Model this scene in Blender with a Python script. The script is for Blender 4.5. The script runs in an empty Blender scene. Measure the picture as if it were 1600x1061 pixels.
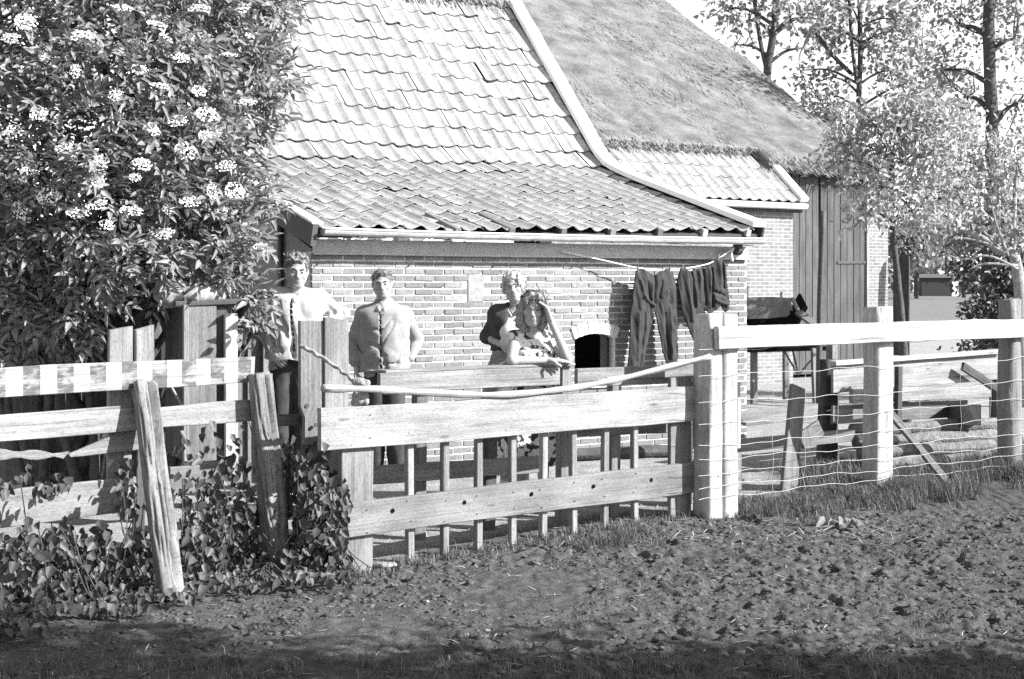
import bpy, math, random
import numpy as np
from mathutils import Vector, Matrix

random.seed(11)
RNG = np.random.default_rng(11)
SC = bpy.context.scene
COL = SC.collection

# ------------------------------------------------------------------ camera, sky, sun, exposure
EYE = 1.64                       # camera height
FPX = 2222.0                     # focal length in pixels of the 1600 px wide frame (50 mm)
HOR = 445.0                      # horizon row
cam_d = bpy.data.cameras.new('camera')
cam = bpy.data.objects.new('camera', cam_d)
COL.objects.link(cam)
cam.location = (0, 0, EYE)
cam.rotation_euler = (math.radians(90), 0, 0)
cam_d.sensor_width = 36.0
cam_d.lens = 50.0
cam_d.shift_y = -(530.5 - HOR) / 1600.0
cam_d.clip_start = 0.1
cam_d.clip_end = 2000
SC.camera = cam

SUN_EL = math.radians(31)
SUN_AZ = math.radians(74)        # to the right of straight-behind-the-camera
to_sun = Vector((math.sin(SUN_AZ) * math.cos(SUN_EL), -math.cos(SUN_AZ) * math.cos(SUN_EL), math.sin(SUN_EL)))
world = bpy.data.worlds.new('World')
SC.world = world
world.use_nodes = True
wn = world.node_tree.nodes
wl = world.node_tree.links
wn.clear()
sky = wn.new('ShaderNodeTexSky')
sky.sky_type = 'NISHITA'
sky.sun_disc = False
sky.sun_elevation = SUN_EL
sky.sun_rotation = math.atan2(to_sun.x, to_sun.y)
sky.air_density = 1.0
sky.dust_density = 0.3
bw = wn.new('ShaderNodeRGBToBW')          # black-and-white film
bg = wn.new('ShaderNodeBackground')
bg.inputs['Strength'].default_value = 0.092
wo = wn.new('ShaderNodeOutputWorld')
wl.new(sky.outputs[0], bw.inputs[0])
wl.new(bw.outputs[0], bg.inputs['Color'])
wl.new(bg.outputs[0], wo.inputs['Surface'])

sun_d = bpy.data.lights.new('sun', 'SUN')
sun_d.energy = 3.6
sun_d.angle = math.radians(0.55)
sun_d.color = (1.0, 1.0, 1.0)             # neutral: the photograph is monochrome
sun = bpy.data.objects.new('sun', sun_d)
COL.objects.link(sun)
sun.rotation_euler = (-to_sun).to_track_quat('-Z', 'Y').to_euler()

SC.view_settings.view_transform = 'Standard'
SC.view_settings.look = 'None'
SC.view_settings.gamma = 1.0
SC.view_settings.use_curve_mapping = False
SC.view_settings.exposure = 1.88
SC.cycles.use_denoising = False
SC.cycles.max_bounces = 6
SC.cycles.transparent_max_bounces = 8
SC.cycles.sample_clamp_indirect = 4.0
SC.render.filter_size = 1.6

# ------------------------------------------------------------------ helpers: numbers
def V3(*a):
    return np.array(a, float)

def unit(v):
    v = np.asarray(v, float)
    return v / (np.linalg.norm(v) + 1e-12)

def at(px, py, Y):
    """point of the place at depth Y that is seen at photo pixel (px, py)"""
    return V3((px - 800) / FPX * Y, Y, EYE - (py - HOR) / FPX * Y)

def vnoise(p, seed=0):
    """value noise in -1..1 for an (n,3) array"""
    p = np.asarray(p, float)
    i = np.floor(p).astype(np.int64)
    f = p - i
    f = f * f * (3 - 2 * f)
    def h(a, b, c):
        n = (a * 374761393 + b * 668265263 + c * 2147483647 + seed * 974634777) & 0xFFFFFFFF
        n = ((n ^ (n >> 13)) * 1274126177) & 0xFFFFFFFF
        n = (n ^ (n >> 16)) & 0xFFFF
        return n / 32767.5 - 1.0
    out = 0
    for dx in (0, 1):
        wx = f[..., 0] if dx else 1 - f[..., 0]
        for dy in (0, 1):
            wy = f[..., 1] if dy else 1 - f[..., 1]
            for dz in (0, 1):
                wz = f[..., 2] if dz else 1 - f[..., 2]
                out = out + wx * wy * wz * h(i[..., 0] + dx, i[..., 1] + dy, i[..., 2] + dz)
    return out

def fbm(p, seed=0, octv=3):
    s, a = 0, 1.0
    p = np.asarray(p, float)
    for o in range(octv):
        s = s + a * vnoise(p * 2 ** o, seed + o * 17)
        a *= 0.5
    return s

def smooth01(x):
    x = np.clip(x, 0, 1)
    return x * x * (3 - 2 * x)

# ------------------------------------------------------------------ helpers: objects
WM = {}
def link(o, parent=None, M=None):
    COL.objects.link(o)
    M = M if M is not None else Matrix()
    if parent is not None:
        o.parent = parent
        o.matrix_parent_inverse = WM[parent.name].inverted()
    o.matrix_basis = M
    WM[o.name] = M.copy()
    return o

def tag(o, label=None, cat=None, group=None, kind=None):
    if label: o['label'] = label
    if cat: o['category'] = cat
    if group: o['group'] = group
    if kind: o['kind'] = kind
    return o

def thing(name, label, cat, loc, group=None):
    o = bpy.data.objects.new(name, None)
    o.empty_display_size = 0.2
    link(o, None, Matrix.Translation(Vector([float(c) for c in loc])))
    return tag(o, label, cat, group)

def mesh_data(name, V, F, mat, uv=None, smooth=False):
    me = bpy.data.meshes.new(name)
    V = np.asarray(V, np.float32)
    if isinstance(F, np.ndarray):
        n, k = F.shape
        me.vertices.add(len(V)); me.vertices.foreach_set('co', V.ravel())
        me.loops.add(n * k); me.loops.foreach_set('vertex_index', F.ravel().astype(np.int32))
        me.polygons.add(n); me.polygons.foreach_set('loop_start', np.arange(0, n * k, k, dtype=np.int32))
        me.update(calc_edges=True)
        me.validate()
    else:
        me.from_pydata(V.tolist(), [], F)
        me.update()
    if uv is not None:
        ul = me.uv_layers.new(name='UVMap')
        li = np.zeros(len(me.loops), np.int32)
        me.loops.foreach_get('vertex_index', li)
        ul.data.foreach_set('uv', np.asarray(uv, np.float32)[li].ravel())
    if smooth:
        me.polygons.foreach_set('use_smooth', np.ones(len(me.polygons), bool))
    if mat is not None:
        me.materials.append(mat)
    return me

def mesh(name, V, F, mat, parent=None, uv=None, smooth=False, M=None):
    return link(bpy.data.objects.new(name, mesh_data(name, V, F, mat, uv, smooth)), parent, M)

class Acc:
    """collects pieces of ONE object"""
    def __init__(s):
        s.V, s.F, s.U, s.n = [], [], [], 0
    def add(s, g):
        V, F, U = g
        s.V.append(np.asarray(V, float)); s.U.append(np.asarray(U, float))
        s.F += [[i + s.n for i in f] for f in F]
        s.n += len(V)
        return s
    def obj(s, name, mat, parent=None, smooth=False):
        return mesh(name, np.vstack(s.V), s.F, mat, parent, np.vstack(s.U), smooth)

def box(lo, hi):
    x0, y0, z0 = lo; x1, y1, z1 = hi
    V = [(x0,y0,z0),(x1,y0,z0),(x1,y1,z0),(x0,y1,z0),(x0,y0,z1),(x1,y0,z1),(x1,y1,z1),(x0,y1,z1)]
    F = [[0,3,2,1],[4,5,6,7],[0,1,5,4],[1,2,6,5],[2,3,7,6],[3,0,4,7]]
    return V, F, [(v[0] + v[1], v[2]) for v in V]

def plank(p0, p1, w, t, nrm, nseg=7, jit=0.003, warp=0.0, cham=0.004, wprof=None, ragged=(0, 0), seed=None):
    """a sawn board from p0 to p1, w wide, t thick, face normal nrm"""
    p0 = np.asarray(p0, float); p1 = np.asarray(p1, float)
    seed = RNG.integers(1, 9999) if seed is None else seed
    ax = unit(p1 - p0); nrm = np.asarray(nrm, float)
    nrm = unit(nrm - ax * nrm.dot(ax)); wd = np.cross(ax, nrm)
    L = np.linalg.norm(p1 - p0)
    V, U, F = [], [], []
    u0, v0 = RNG.uniform(0, 50), RNG.uniform(0, 50)
    fs = np.linspace(0, 1, nseg + 1)
    for i, f in enumerate(fs):
        ns = vnoise(np.array([[f * L * 2.3, 0.3, 7.7], [f * L * 2.3, 9.3, 2.7], [f * L * 1.1, 4.1, 5.5]]), int(seed))
        hw = w / 2 * (wprof(f) if wprof else 1)
        a1, a0 = hw + jit * ns[0], -hw + jit * ns[1]
        c = p0 + (p1 - p0) * f + nrm * (warp * math.sin(math.pi * f) + jit * ns[2])
        b = t / 2; q = min(cham, b * 0.6)
        ring = [(a1 - q, b), (a0 + q, b), (a0, b - q), (a0, -b + q), (a0 + q, -b), (a1 - q, -b), (a1, -b + q), (a1, b - q)]
        ring.append(ring[0])
        per = 0; last = None
        for k, (a, bb) in enumerate(ring):
            off = 0
            if (i == 0 and ragged[0]) or (i == nseg and ragged[1]):
                rr = ragged[0] if i == 0 else ragged[1]
                off = rr * vnoise(np.array([[a * 45, bb * 10, seed * 0.37]]), 3)[0]
            V.append(c + wd * a + nrm * bb + ax * off)
            if last is not None: per += math.hypot(a - last[0], bb - last[1])
            last = (a, bb)
            U.append((u0 + f * L, v0 + per))
    n = 9
    for i in range(nseg):
        for k in range(8):
            F.append([i*n+k, i*n+k+1, (i+1)*n+k+1, (i+1)*n+k])
    F.append([k for k in range(8)][::-1]); F.append([nseg*n+k for k in range(8)])
    return V, F, U

def post_geo(p0, p1, w, t, nrm, crack=0.012, power=5, n=36, nseg=26, taper=1.0, seed=1, lump=0.01, ragtop=0.0, groove=None):
    """a weathered, split post from p0 (foot) to p1 (head)"""
    p0 = np.asarray(p0, float); p1 = np.asarray(p1, float)
    ax = unit(p1 - p0); nrm = np.asarray(nrm, float); nrm = unit(nrm - ax * nrm.dot(ax)); wd = np.cross(ax, nrm)
    L = np.linalg.norm(p1 - p0)
    th = np.linspace(0, 2 * math.pi, n + 1); th[-1] = th[0] + 2 * math.pi
    cs, sn = np.cos(th), np.sin(th)
    rr = 1.0 / (np.abs(cs) ** power + np.abs(sn) ** power) ** (1 / power)
    V, U, F = [], [], []
    for i in range(nseg + 1):
        f = i / nseg
        k = 1 + (taper - 1) * f
        q = np.stack([cs * 3.2 + f * L * 0.5, sn * 3.2 + f * 0.3, np.full(n + 1, f * L * 1.1)], 1)
        ridge = np.clip(1 - np.abs(vnoise(q * 1.9, seed)) * 5.0, 0, 1)
        lum = vnoise(np.stack([cs * 0.9, sn * 0.9, np.full(n + 1, f * L * 3)], 1), seed + 5) * lump
        a = cs * rr * w / 2 * k; b = sn * rr * t / 2 * k
        dvec = np.stack([a, b], 1); ln = np.linalg.norm(dvec, axis=1)[:, None]
        dvec = dvec / ln * (ln - crack * ridge[:, None] + lum[:, None])
        if groove:
            ga, gw, gd = groove
            da = np.abs((th - ga - 0.12 * math.sin(f * 5 + seed) + math.pi) % (2 * math.pi) - math.pi)
            prof_g = smooth01((gw - da) / (gw * 0.45)) * smooth01(f * 9)
            ln2 = np.linalg.norm(dvec, axis=1)[:, None]
            dvec = dvec / ln2 * (ln2 - gd * prof_g[:, None])
        top = ragtop * vnoise(np.stack([a * 30, b * 30, np.zeros(n + 1)], 1), seed + 9) if i == nseg else np.zeros(n + 1)
        c = p0 + (p1 - p0) * f + wd * 0.008 * vnoise(np.array([[f * L * 2, seed, 0.5]]), 2)[0]
        for j in range(n + 1):
            V.append(c + wd * dvec[j, 0] + nrm * dvec[j, 1] + ax * top[j])
            U.append((f * L + seed, th[j] * (w + t) / 4))
    m = n + 1
    for i in range(nseg):
        for j in range(n):
            F.append([i*m+j, i*m+j+1, (i+1)*m+j+1, (i+1)*m+j])
    V.append(p1 + ax * 0.006); U.append((0, 0)); c = len(V) - 1
    for j in range(n): F.append([nseg*m+j, nseg*m+j+1, c])
    return V, F, U

def tube(pts, rad, n=8, closed_ends=True, wob=0.0, seed=0):
    pts = [np.asarray(p, float) for p in pts]
    m = len(pts)
    rad = [rad] * m if np.isscalar(rad) else list(rad)
    V, U, F = [], [], []
    T = [unit(pts[min(i + 1, m - 1)] - pts[max(i - 1, 0)]) for i in range(m)]
    ref = V3(0, 0, 1) if abs(T[0][2]) < 0.9 else V3(1, 0, 0)
    N = unit(np.cross(T[0], ref)); s = 0
    for i in range(m):
        N = unit(N - T[i] * N.dot(T[i])); B = np.cross(T[i], N)
        if i: s += np.linalg.norm(pts[i] - pts[i - 1])
        for j in range(n + 1):
            a = 2 * math.pi * (j % n) / n
            r = rad[i] * (1 + (wob * math.sin(a * 3 + i * 1.7 + seed) if wob else 0))
            V.append(pts[i] + (N * math.cos(a) + B * math.sin(a)) * r); U.append((s, 2 * math.pi * j / n * rad[i]))
    for i in range(m - 1):
        for j in range(n):
            F.append([i*(n+1)+j, i*(n+1)+j+1, (i+1)*(n+1)+j+1, (i+1)*(n+1)+j])
    if closed_ends:
        F.append([j for j in range(n)][::-1]); F.append([(m-1)*(n+1)+j for j in range(n)])
    return V, F, U

def spline(pts, m=8):
    """Catmull-Rom through pts"""
    P = [np.asarray(p, float) for p in pts]
    P = [2*P[0]-P[1]] + P + [2*P[-1]-P[-2]]
    out = []
    for i in range(1, len(P) - 2):
        for k in range(m):
            t = k / m
            out.append(0.5*((2*P[i])+(-P[i-1]+P[i+1])*t+(2*P[i-1]-5*P[i]+4*P[i+1]-P[i+2])*t*t+(-P[i-1]+3*P[i]-3*P[i+1]+P[i+2])*t**3))
    out.append(P[-2])
    return out

def nrm_rows(a):
    return a / (np.linalg.norm(a, axis=1)[:, None] + 1e-9)

def leaf_geo(C, D, N, L, W, fold=0.35, droop=0.15):
    """many folded leaves: returns V (6n,3), F (2n,4)"""
    n = len(C)
    D = nrm_rows(D); N = nrm_rows(N - D * np.sum(N * D, 1)[:, None]); S = np.cross(D, N)
    L = np.broadcast_to(np.asarray(L, float), (n,))[:, None]; W = np.broadcast_to(np.asarray(W, float), (n,))[:, None]
    up = fold * W * 0.5
    V = np.stack([C,
                  C + D*L*0.33 + S*W*0.5 + N*up,
                  C + D*L*0.70 + S*W*0.34 + N*up*0.7 - N*droop*L*0.4,
                  C + D*L - N*droop*L,
                  C + D*L*0.70 - S*W*0.34 + N*up*0.7 - N*droop*L*0.4,
                  C + D*L*0.33 - S*W*0.5 + N*up], 1).reshape(-1, 3)
    b = np.arange(n)[:, None] * 6
    F = np.concatenate([b + np.array([[0, 1, 2, 3]]), b + np.array([[0, 3, 4, 5]])], 1).reshape(-1, 4)
    return V, F

def rnd_dirs(n):
    return nrm_rows(RNG.normal(size=(n, 3)))

# ------------------------------------------------------------------ helpers: implicit surfaces (bodies, cloth, lumps)
class Field:
    def __init__(s, lo, hi, res):
        s.lo = np.asarray(lo, float); s.res = res
        s.dim = np.ceil((np.asarray(hi, float) - s.lo) / res).astype(int) + 1
        s.f = np.full(s.dim, 1.0, np.float32)
    def _win(s, lo, hi):
        a = np.clip(np.floor((np.asarray(lo) - s.lo) / s.res).astype(int), 0, s.dim - 1)
        b = np.clip(np.ceil((np.asarray(hi) - s.lo) / s.res).astype(int) + 1, a + 1, s.dim)
        sl = tuple(slice(a[i], b[i]) for i in range(3))
        ax = [s.lo[i] + s.res * np.arange(a[i], b[i]) for i in range(3)]
        X, Y, Z = np.meshgrid(*ax, indexing='ij')
        return sl, X, Y, Z
    def _mix(s, sl, d, k, sub):
        f = s.f[sl]
        if sub:
            h = np.maximum(k - np.abs(f + d), 0) / k
            s.f[sl] = np.maximum(f, -d) + h * h * k * 0.25
        else:
            h = np.maximum(k - np.abs(f - d), 0) / k
            s.f[sl] = np.minimum(f, d) - h * h * k * 0.25
    def cap(s, a, b, ra, rb=None, k=0.02, sub=False, flat=1.0):
        """tapered capsule; flat>1 squeezes it along y"""
        rb = ra if rb is None else rb
        a = np.asarray(a, float); b = np.asarray(b, float); m = max(ra, rb) + k + 3 * s.res
        sl, X, Y, Z = s._win(np.minimum(a, b) - m, np.maximum(a, b) + m)
        d = b - a; g = V3(1, flat, 1)
        dd = (d * g).dot(d * g) + 1e-12
        px, py, pz = X - a[0], (Y - a[1]) * flat, Z - a[2]
        t = np.clip((px * d[0] + py * d[1] * flat + pz * d[2]) / dd, 0, 1)
        q = np.sqrt((px - t*d[0])**2 + (py - t*d[1]*flat)**2 + (pz - t*d[2])**2) - (ra + (rb - ra) * t)
        s._mix(sl, q.astype(np.float32), k, sub); return s
    def chain(s, pts, rads, k=0.02, sub=False, flat=1.0):
        for i in range(len(pts) - 1): s.cap(pts[i], pts[i+1], rads[i], rads[i+1], k, sub, flat)
        return s
    def ell(s, c, r, k=0.02, sub=False, R=None):
        c = np.asarray(c, float); r = np.asarray(r, float); m = r.max() + k + 3 * s.res
        sl, X, Y, Z = s._win(c - m, c + m)
        P = np.stack([X - c[0], Y - c[1], Z - c[2]], -1)
        if R is not None: P = P @ np.asarray(R)          # columns of R = local axes
        k0 = np.linalg.norm(P / r, axis=-1); k1 = np.linalg.norm(P / (r * r), axis=-1) + 1e-9
        s._mix(sl, (k0 * (k0 - 1) / k1).astype(np.float32), k, sub); return s
    def plane_cut(s, p, n, wave=0.0):
        """remove the side n points to"""
        sl, X, Y, Z = s._win(s.lo, s.lo + s.res * (s.dim - 1))
        n = unit(n)
        d = (X - p[0]) * n[0] + (Y - p[1]) * n[1] + (Z - p[2]) * n[2]
        if wave: d = d + wave * np.sin(X * 40) * np.cos(Y * 33)
        s.f = np.maximum(s.f, d.astype(np.float32)); return s
    def front(s, x, z):
        i = int(round((x - s.lo[0]) / s.res)); k = int(round((z - s.lo[2]) / s.res))
        col = s.f[i, :, k]; j = np.argmax(col < 0)
        return s.lo[1] + s.res * j
    def rough(s, amp, freq, seed=0, octv=2, stretch=(1, 1, 1)):
        idx = np.argwhere(np.abs(s.f) < amp * 2.5 + 2 * s.res)
        if len(idx):
            P = (s.lo + idx * s.res) * freq * np.asarray(stretch)
            s.f[idx[:, 0], idx[:, 1], idx[:, 2]] += (amp * fbm(P, seed, octv)).astype(np.float32)
        return s
    def creases(s, amp, freq, seed, shear=0.6, stretch=(1, 1, .5)):
        idx = np.argwhere(np.abs(s.f) < amp * 2.5 + 2 * s.res)
        if len(idx):
            P = s.lo + idx * s.res
            P = np.stack([P[:, 0] + shear * P[:, 2], P[:, 1], P[:, 2] - shear * P[:, 0]], 1) * freq * np.asarray(stretch)
            n = np.clip(1 - np.abs(vnoise(P, seed)) * 4.5, 0, 1) * np.clip(vnoise(P * .6, seed + 4) * 2 + .6, 0, 1)
            s.f[idx[:, 0], idx[:, 1], idx[:, 2]] += (amp * n).astype(np.float32)
        return s
    def geo(s):
        f = np.pad(s.f, 1, constant_values=1.0)
        lo = s.lo - s.res
        ins = f < 0
        c = np.zeros(np.array(f.shape) - 1, np.int8)
        for i in (0, 1):
            for j in (0, 1):
                for k in (0, 1):
                    c += ins[i:f.shape[0]-1+i, j:f.shape[1]-1+j, k:f.shape[2]-1+k]
        act = (c > 0) & (c < 8)
        idx = np.argwhere(act)
        ids = np.full(act.shape, -1, np.int64); ids[act] = np.arange(len(idx))
        acc = np.zeros((len(idx), 3)); cnt = np.zeros(len(idx))
        for a in range(3):
            o1, o2 = [(x) for x in range(3) if x != a]
            for u in (0, 1):
                for v in (0, 1):
                    p = idx.copy(); p[:, o1] += u; p[:, o2] += v
                    q = p.copy(); q[:, a] += 1
                    fa = f[p[:, 0], p[:, 1], p[:, 2]]; fb = f[q[:, 0], q[:, 1], q[:, 2]]
                    m = (fa < 0) != (fb < 0)
                    t = np.where(m, fa / np.where(m, fa - fb, 1), 0)
                    pt = p.astype(float); pt[:, a] += t
                    acc[m] += pt[m]; cnt[m] += 1
        V = lo + (acc / cnt[:, None]) * s.res
        quads = []
        for a in range(3):
            o1, o2 = (a + 1) % 3, (a + 2) % 3
            sl0 = [slice(None)] * 3; sl1 = [slice(None)] * 3
            sl0[a] = slice(0, -1); sl1[a] = slice(1, None)
            A, B = ins[tuple(sl0)], ins[tuple(sl1)]
            for flip, M in ((False, A & ~B), (True, ~A & B)):
                e = np.argwhere(M)
                if not len(e): continue
                def cell(u, v):
                    w = e.copy(); w[:, o1] -= u; w[:, o2] -= v
                    return ids[w[:, 0], w[:, 1], w[:, 2]]
                q = np.stack([cell(1, 1), cell(0, 1), cell(0, 0), cell(1, 0)], 1)
                quads.append(q[:, ::-1] if flip else q)
        return V, np.concatenate(quads)
    def obj(s, name, mat, parent=None):
        V, F = s.geo()
        return mesh(name, V, F, mat, parent, None, True)

# ------------------------------------------------------------------ materials (all neutral greys: black-and-white film)
def g4(v):
    return (v, v, v, 1)

class NT:
    def __init__(s, name):
        s.m = bpy.data.materials.new(name); s.m.use_nodes = True
        s.n = s.m.node_tree.nodes; s.l = s.m.node_tree.links
        s.n.clear()
        s.out = s.n.new('ShaderNodeOutputMaterial')
        s.b = s.n.new('ShaderNodeBsdfPrincipled')
        s.l.new(s.b.outputs[0], s.out.inputs[0])
    def new(s, t, **kw):
        x = s.n.new(t)
        for k, v in kw.items(): setattr(x, k, v)
        return x
    def lk(s, a, b): s.l.new(a, b)
    def coord(s, which='Object', scale=(1, 1, 1), rand=True):
        tc = s.new('ShaderNodeTexCoord')
        mp = s.new('ShaderNodeMapping')
        mp.inputs['Scale'].default_value = scale
        if rand:
            oi = s.new('ShaderNodeObjectInfo')
            mu = s.new('ShaderNodeMath', operation='MULTIPLY'); mu.inputs[1].default_value = 61.0
            s.lk(oi.outputs['Random'], mu.inputs[0])
            ad = s.new('ShaderNodeVectorMath', operation='ADD')
            s.lk(tc.outputs[which], ad.inputs[0]); s.lk(mu.outputs[0], ad.inputs[1])
            s.lk(ad.outputs[0], mp.inputs['Vector'])
        else:
            s.lk(tc.outputs[which], mp.inputs['Vector'])
        return mp.outputs[0]
    def noise(s, vec, scale, detail=4, rough=0.55):
        x = s.new('ShaderNodeTexNoise'); x.inputs['Scale'].default_value = scale
        x.inputs['Detail'].default_value = detail; x.inputs['Roughness'].default_value = rough
        s.lk(vec, x.inputs['Vector']); return x.outputs['Fac']
    def ramp(s, fac, stops):
        r = s.new('ShaderNodeValToRGB'); e = r.color_ramp.elements
        while len(e) < len(stops): e.new(0.5)
        for el, (p, v) in zip(e, stops): el.position = p; el.color = g4(v)
        s.lk(fac, r.inputs[0]); return r.outputs[0]
    def mix(s, fac, a, b, blend='MIX'):
        m = s.new('ShaderNodeMix', data_type='RGBA', blend_type=blend)
        for i, v in ((0, fac), (6, a), (7, b)):
            if isinstance(v, (int, float)):
                m.inputs[i].default_value = v if i == 0 else g4(v)
            else: s.lk(v, m.inputs[i])
        return m.outputs[2]
    def bump(s, h, strength=0.5, dist=0.01):
        b = s.new('ShaderNodeBump'); b.inputs['Strength'].default_value = strength; b.inputs['Distance'].default_value = dist
        s.lk(h, b.inputs['Height']); s.lk(b.outputs[0], s.b.inputs['Normal'])
    def done(s, col, rough=0.8, spec=0.3):
        if isinstance(col, (int, float)): s.b.inputs['Base Color'].default_value = g4(col)
        else: s.lk(col, s.b.inputs['Base Color'])
        s.b.inputs['Roughness'].default_value = rough
        s.b.inputs['Specular IOR Level'].default_value = spec
        return s.m

def mottle(name, lo, hi, scale=8, detail=5, rough=0.85, bump=0.4, bscale=None, bdist=0.01, var=0.0, spec=0.25, fine=0.0):
    t = NT(name); v = t.coord()
    n = t.noise(v, scale, detail, 0.65)
    c = t.ramp(n, [(0.3, lo), (0.7, hi)])
    if fine:
        c = t.mix(fine, c, t.ramp(t.noise(v, scale * 14, 2), [(0.35, lo * 0.55), (0.65, min(1, hi * 1.3))]))
    if var:
        oi = t.new('ShaderNodeObjectInfo')
        c = t.mix(1.0, c, t.ramp(oi.outputs['Random'], [(0.0, 1 - var), (1.0, 1.0)]), 'MULTIPLY')
    c = t.mix(1.0, c, t.ramp(t.noise(t.coord(), 150.0, 2, 0.8), [(0.30, 0.72), (0.50, 1.0), (0.70, 1.22)]), 'MULTIPLY')
    if bump: t.bump(t.noise(v, bscale or scale * 4, 4), bump, bdist)
    return t.done(c, rough, spec)

def wood(name, lo, hi, grain=70, blot=2.2, rough=0.85, bump=0.5, var=0.25, stain=0.35, cracks=0.5):
    """weathered timber; UV u runs along the grain in metres"""
    t = NT(name)
    v = t.coord('UV', (1.6, grain, 1))
    g = t.noise(v, 1.0, 5, 0.6)
    c = t.ramp(g, [(0.28, lo), (0.55, (lo + hi) / 2), (0.75, hi)])
    ck = t.noise(t.coord('UV', (0.9, grain * 0.55, 1)), 1.0, 2, 0.5)
    ckr = t.ramp(ck, [(0.30, 1.0), (0.36, 0.0)])
    c = t.mix(t.mix(cracks, 0.0, ckr), c, lo * 0.35)
    b = t.noise(t.coord('UV', (blot, blot * 4, 1)), 1.0, 4)
    c = t.mix(stain, c, t.ramp(b, [(0.35, lo * 0.6), (0.65, hi * 1.1)]))
    if var:
        oi = t.new('ShaderNodeObjectInfo')
        c = t.mix(1.0, c, t.ramp(oi.outputs['Random'], [(0.0, 1 - var), (1.0, 1.0)]), 'MULTIPLY')
    # speckle, knots and dirt
    vo = t.new('ShaderNodeTexVoronoi'); vo.inputs['Scale'].default_value = 1.0
    t.lk(t.coord('UV', (1.7, 7.0, 1)), vo.inputs['Vector'])
    c = t.mix(t.ramp(vo.outputs['Distance'], [(0.045, 0.75), (0.10, 0.0)]), c, lo * 0.4)
    sp = t.noise(t.coord('UV', (45, 160, 1)), 1.0, 3, 0.8)
    c = t.mix(1.0, c, t.ramp(sp, [(0.30, 0.45), (0.48, 1.0), (0.70, 1.18)]), 'MULTIPLY')
    t.bump(g, bump, 0.006)
    return t.done(c, rough, 0.2)

def leafmat(name, lo, hi, trans=0.25, rough=0.42, spec=0.5):
    t = NT(name); v = t.coord(rand=False)
    c = t.ramp(t.noise(v, 9.0, 3, 0.7), [(0.3, lo), (0.72, hi)])
    t.done(c, rough, spec)
    tr = t.new('ShaderNodeBsdfTranslucent'); t.lk(c, tr.inputs['Color'])
    mx = t.new('ShaderNodeMixShader'); mx.inputs[0].default_value = trans
    t.lk(t.b.outputs[0], mx.inputs[1]); t.lk(tr.outputs[0], mx.inputs[2]); t.lk(mx.outputs[0], t.out.inputs[0])
    return t.m

M = {}
M['pale_wood'] = wood('pale_wood', 0.13, 0.38, cracks=.7)
M['grey_wood'] = wood('grey_wood', 0.10, 0.28)
M['gate_wood'] = wood('gate_wood', 0.17, 0.37, grain=90, stain=0.45, cracks=0.35, var=0.1)
M['low_wood'] = wood('low_wood', 0.11, 0.25, grain=90, stain=0.45, cracks=0.25, var=0.1)
M['white_wood'] = wood('white_wood', 0.26, 0.56, stain=0.4, cracks=0.85, var=0.05)
M['dark_wood'] = wood('dark_wood', 0.05, 0.13)
M['old_post'] = wood('old_post', 0.09, 0.34, grain=110, bump=1.0, cracks=1.0)
M['door_wood'] = wood('door_wood', 0.07, 0.13, grain=50, var=0.2)
M['bark'] = mottle('bark', 0.035, 0.10, 14, 5, 0.9, 0.9)
M['log_bark'] = mottle('log_bark', 0.08, 0.24, 22, 6, 0.95, 1.0, 60, 0.02)
M['pale_bark'] = mottle('pale_bark', 0.16, 0.38, 18, 5, 0.9, 0.8)
M['brick'] = mottle('brick', 0.16, 0.33, 20, 6, 0.9, 0.7, 60, 0.006, 0.42, fine=0.4)
M['mortar'] = mottle('mortar', 0.52, 0.72, 20, 5, 0.95, 0.6, 90, 0.006)
M['white_paint'] = mottle('white_paint', 0.70, 0.84, 6, 4, 0.7, 0.2, 40, 0.004)
M['plaster'] = mottle('plaster', 0.20, 0.34, 18, 5, 0.9, 0.5)
M['arch_plaster'] = mottle('arch_plaster', 0.5, 0.75, 18, 5, 0.9, 0.5)
M['tile'] = mottle('tile', 0.20, 0.52, 9, 7, 0.8, 0.5, 50, 0.006, 0.36, fine=0.45)
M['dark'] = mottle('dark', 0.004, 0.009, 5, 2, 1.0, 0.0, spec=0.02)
M['paint_dark'] = mottle('paint_dark', 0.03, 0.06, 10, 3, 0.6, 0.2)
M['paint_grey'] = mottle('paint_grey', 0.42, 0.54, 10, 4, 0.6, 0.2)
M['zinc'] = mottle('zinc', 0.42, 0.6, 10, 4, 0.5, 0.2, spec=0.5)
M['iron'] = mottle('iron', 0.04, 0.09, 30, 4, 0.6, 0.4)
M['wire'] = mottle('wire', 0.3, 0.45, 30, 2, 0.5, 0.0, spec=0.5)
M['rope'] = mottle('rope', 0.14, 0.36, 90, 3, 0.9, 0.8, 200, 0.004)
M['pole_wood'] = wood('pole_wood', 0.24, 0.48, grain=60, var=0.05)
M['tarp'] = mottle('tarp', 0.10, 0.17, 9, 4, 0.8, 0.4)
M['stone'] = mottle('stone', 0.2, 0.36, 9, 4, 0.9, 0.4)
M['skin'] = mottle('skin', 0.29, 0.36, 25, 3, 0.55, 0.15, 120, 0.002, spec=0.35)
M['jacket'] = mottle('jacket', 0.22, 0.31, 12, 4, 0.9, 0.25, 150, 0.002)
M['shirt'] = mottle('shirt', 0.36, 0.48, 12, 4, 0.9, 0.25, 150, 0.002)
M['trousers'] = mottle('trousers', 0.03, 0.06, 14, 4, 0.9, 0.3, 150, 0.002)
M['denim'] = mottle('denim', 0.022, 0.05, 10, 5, 0.9, 0.5, 120, 0.003, fine=0.3)
M['cardigan'] = mottle('cardigan', 0.04, 0.07, 20, 4, 0.95, 0.4, 160, 0.003)
M['blouse'] = mottle('blouse', 0.5, 0.62, 16, 4, 0.9, 0.3, 100, 0.003)
M['skirt'] = mottle('skirt', 0.17, 0.26, 14, 4, 0.95, 0.3, 120, 0.003)
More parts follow.
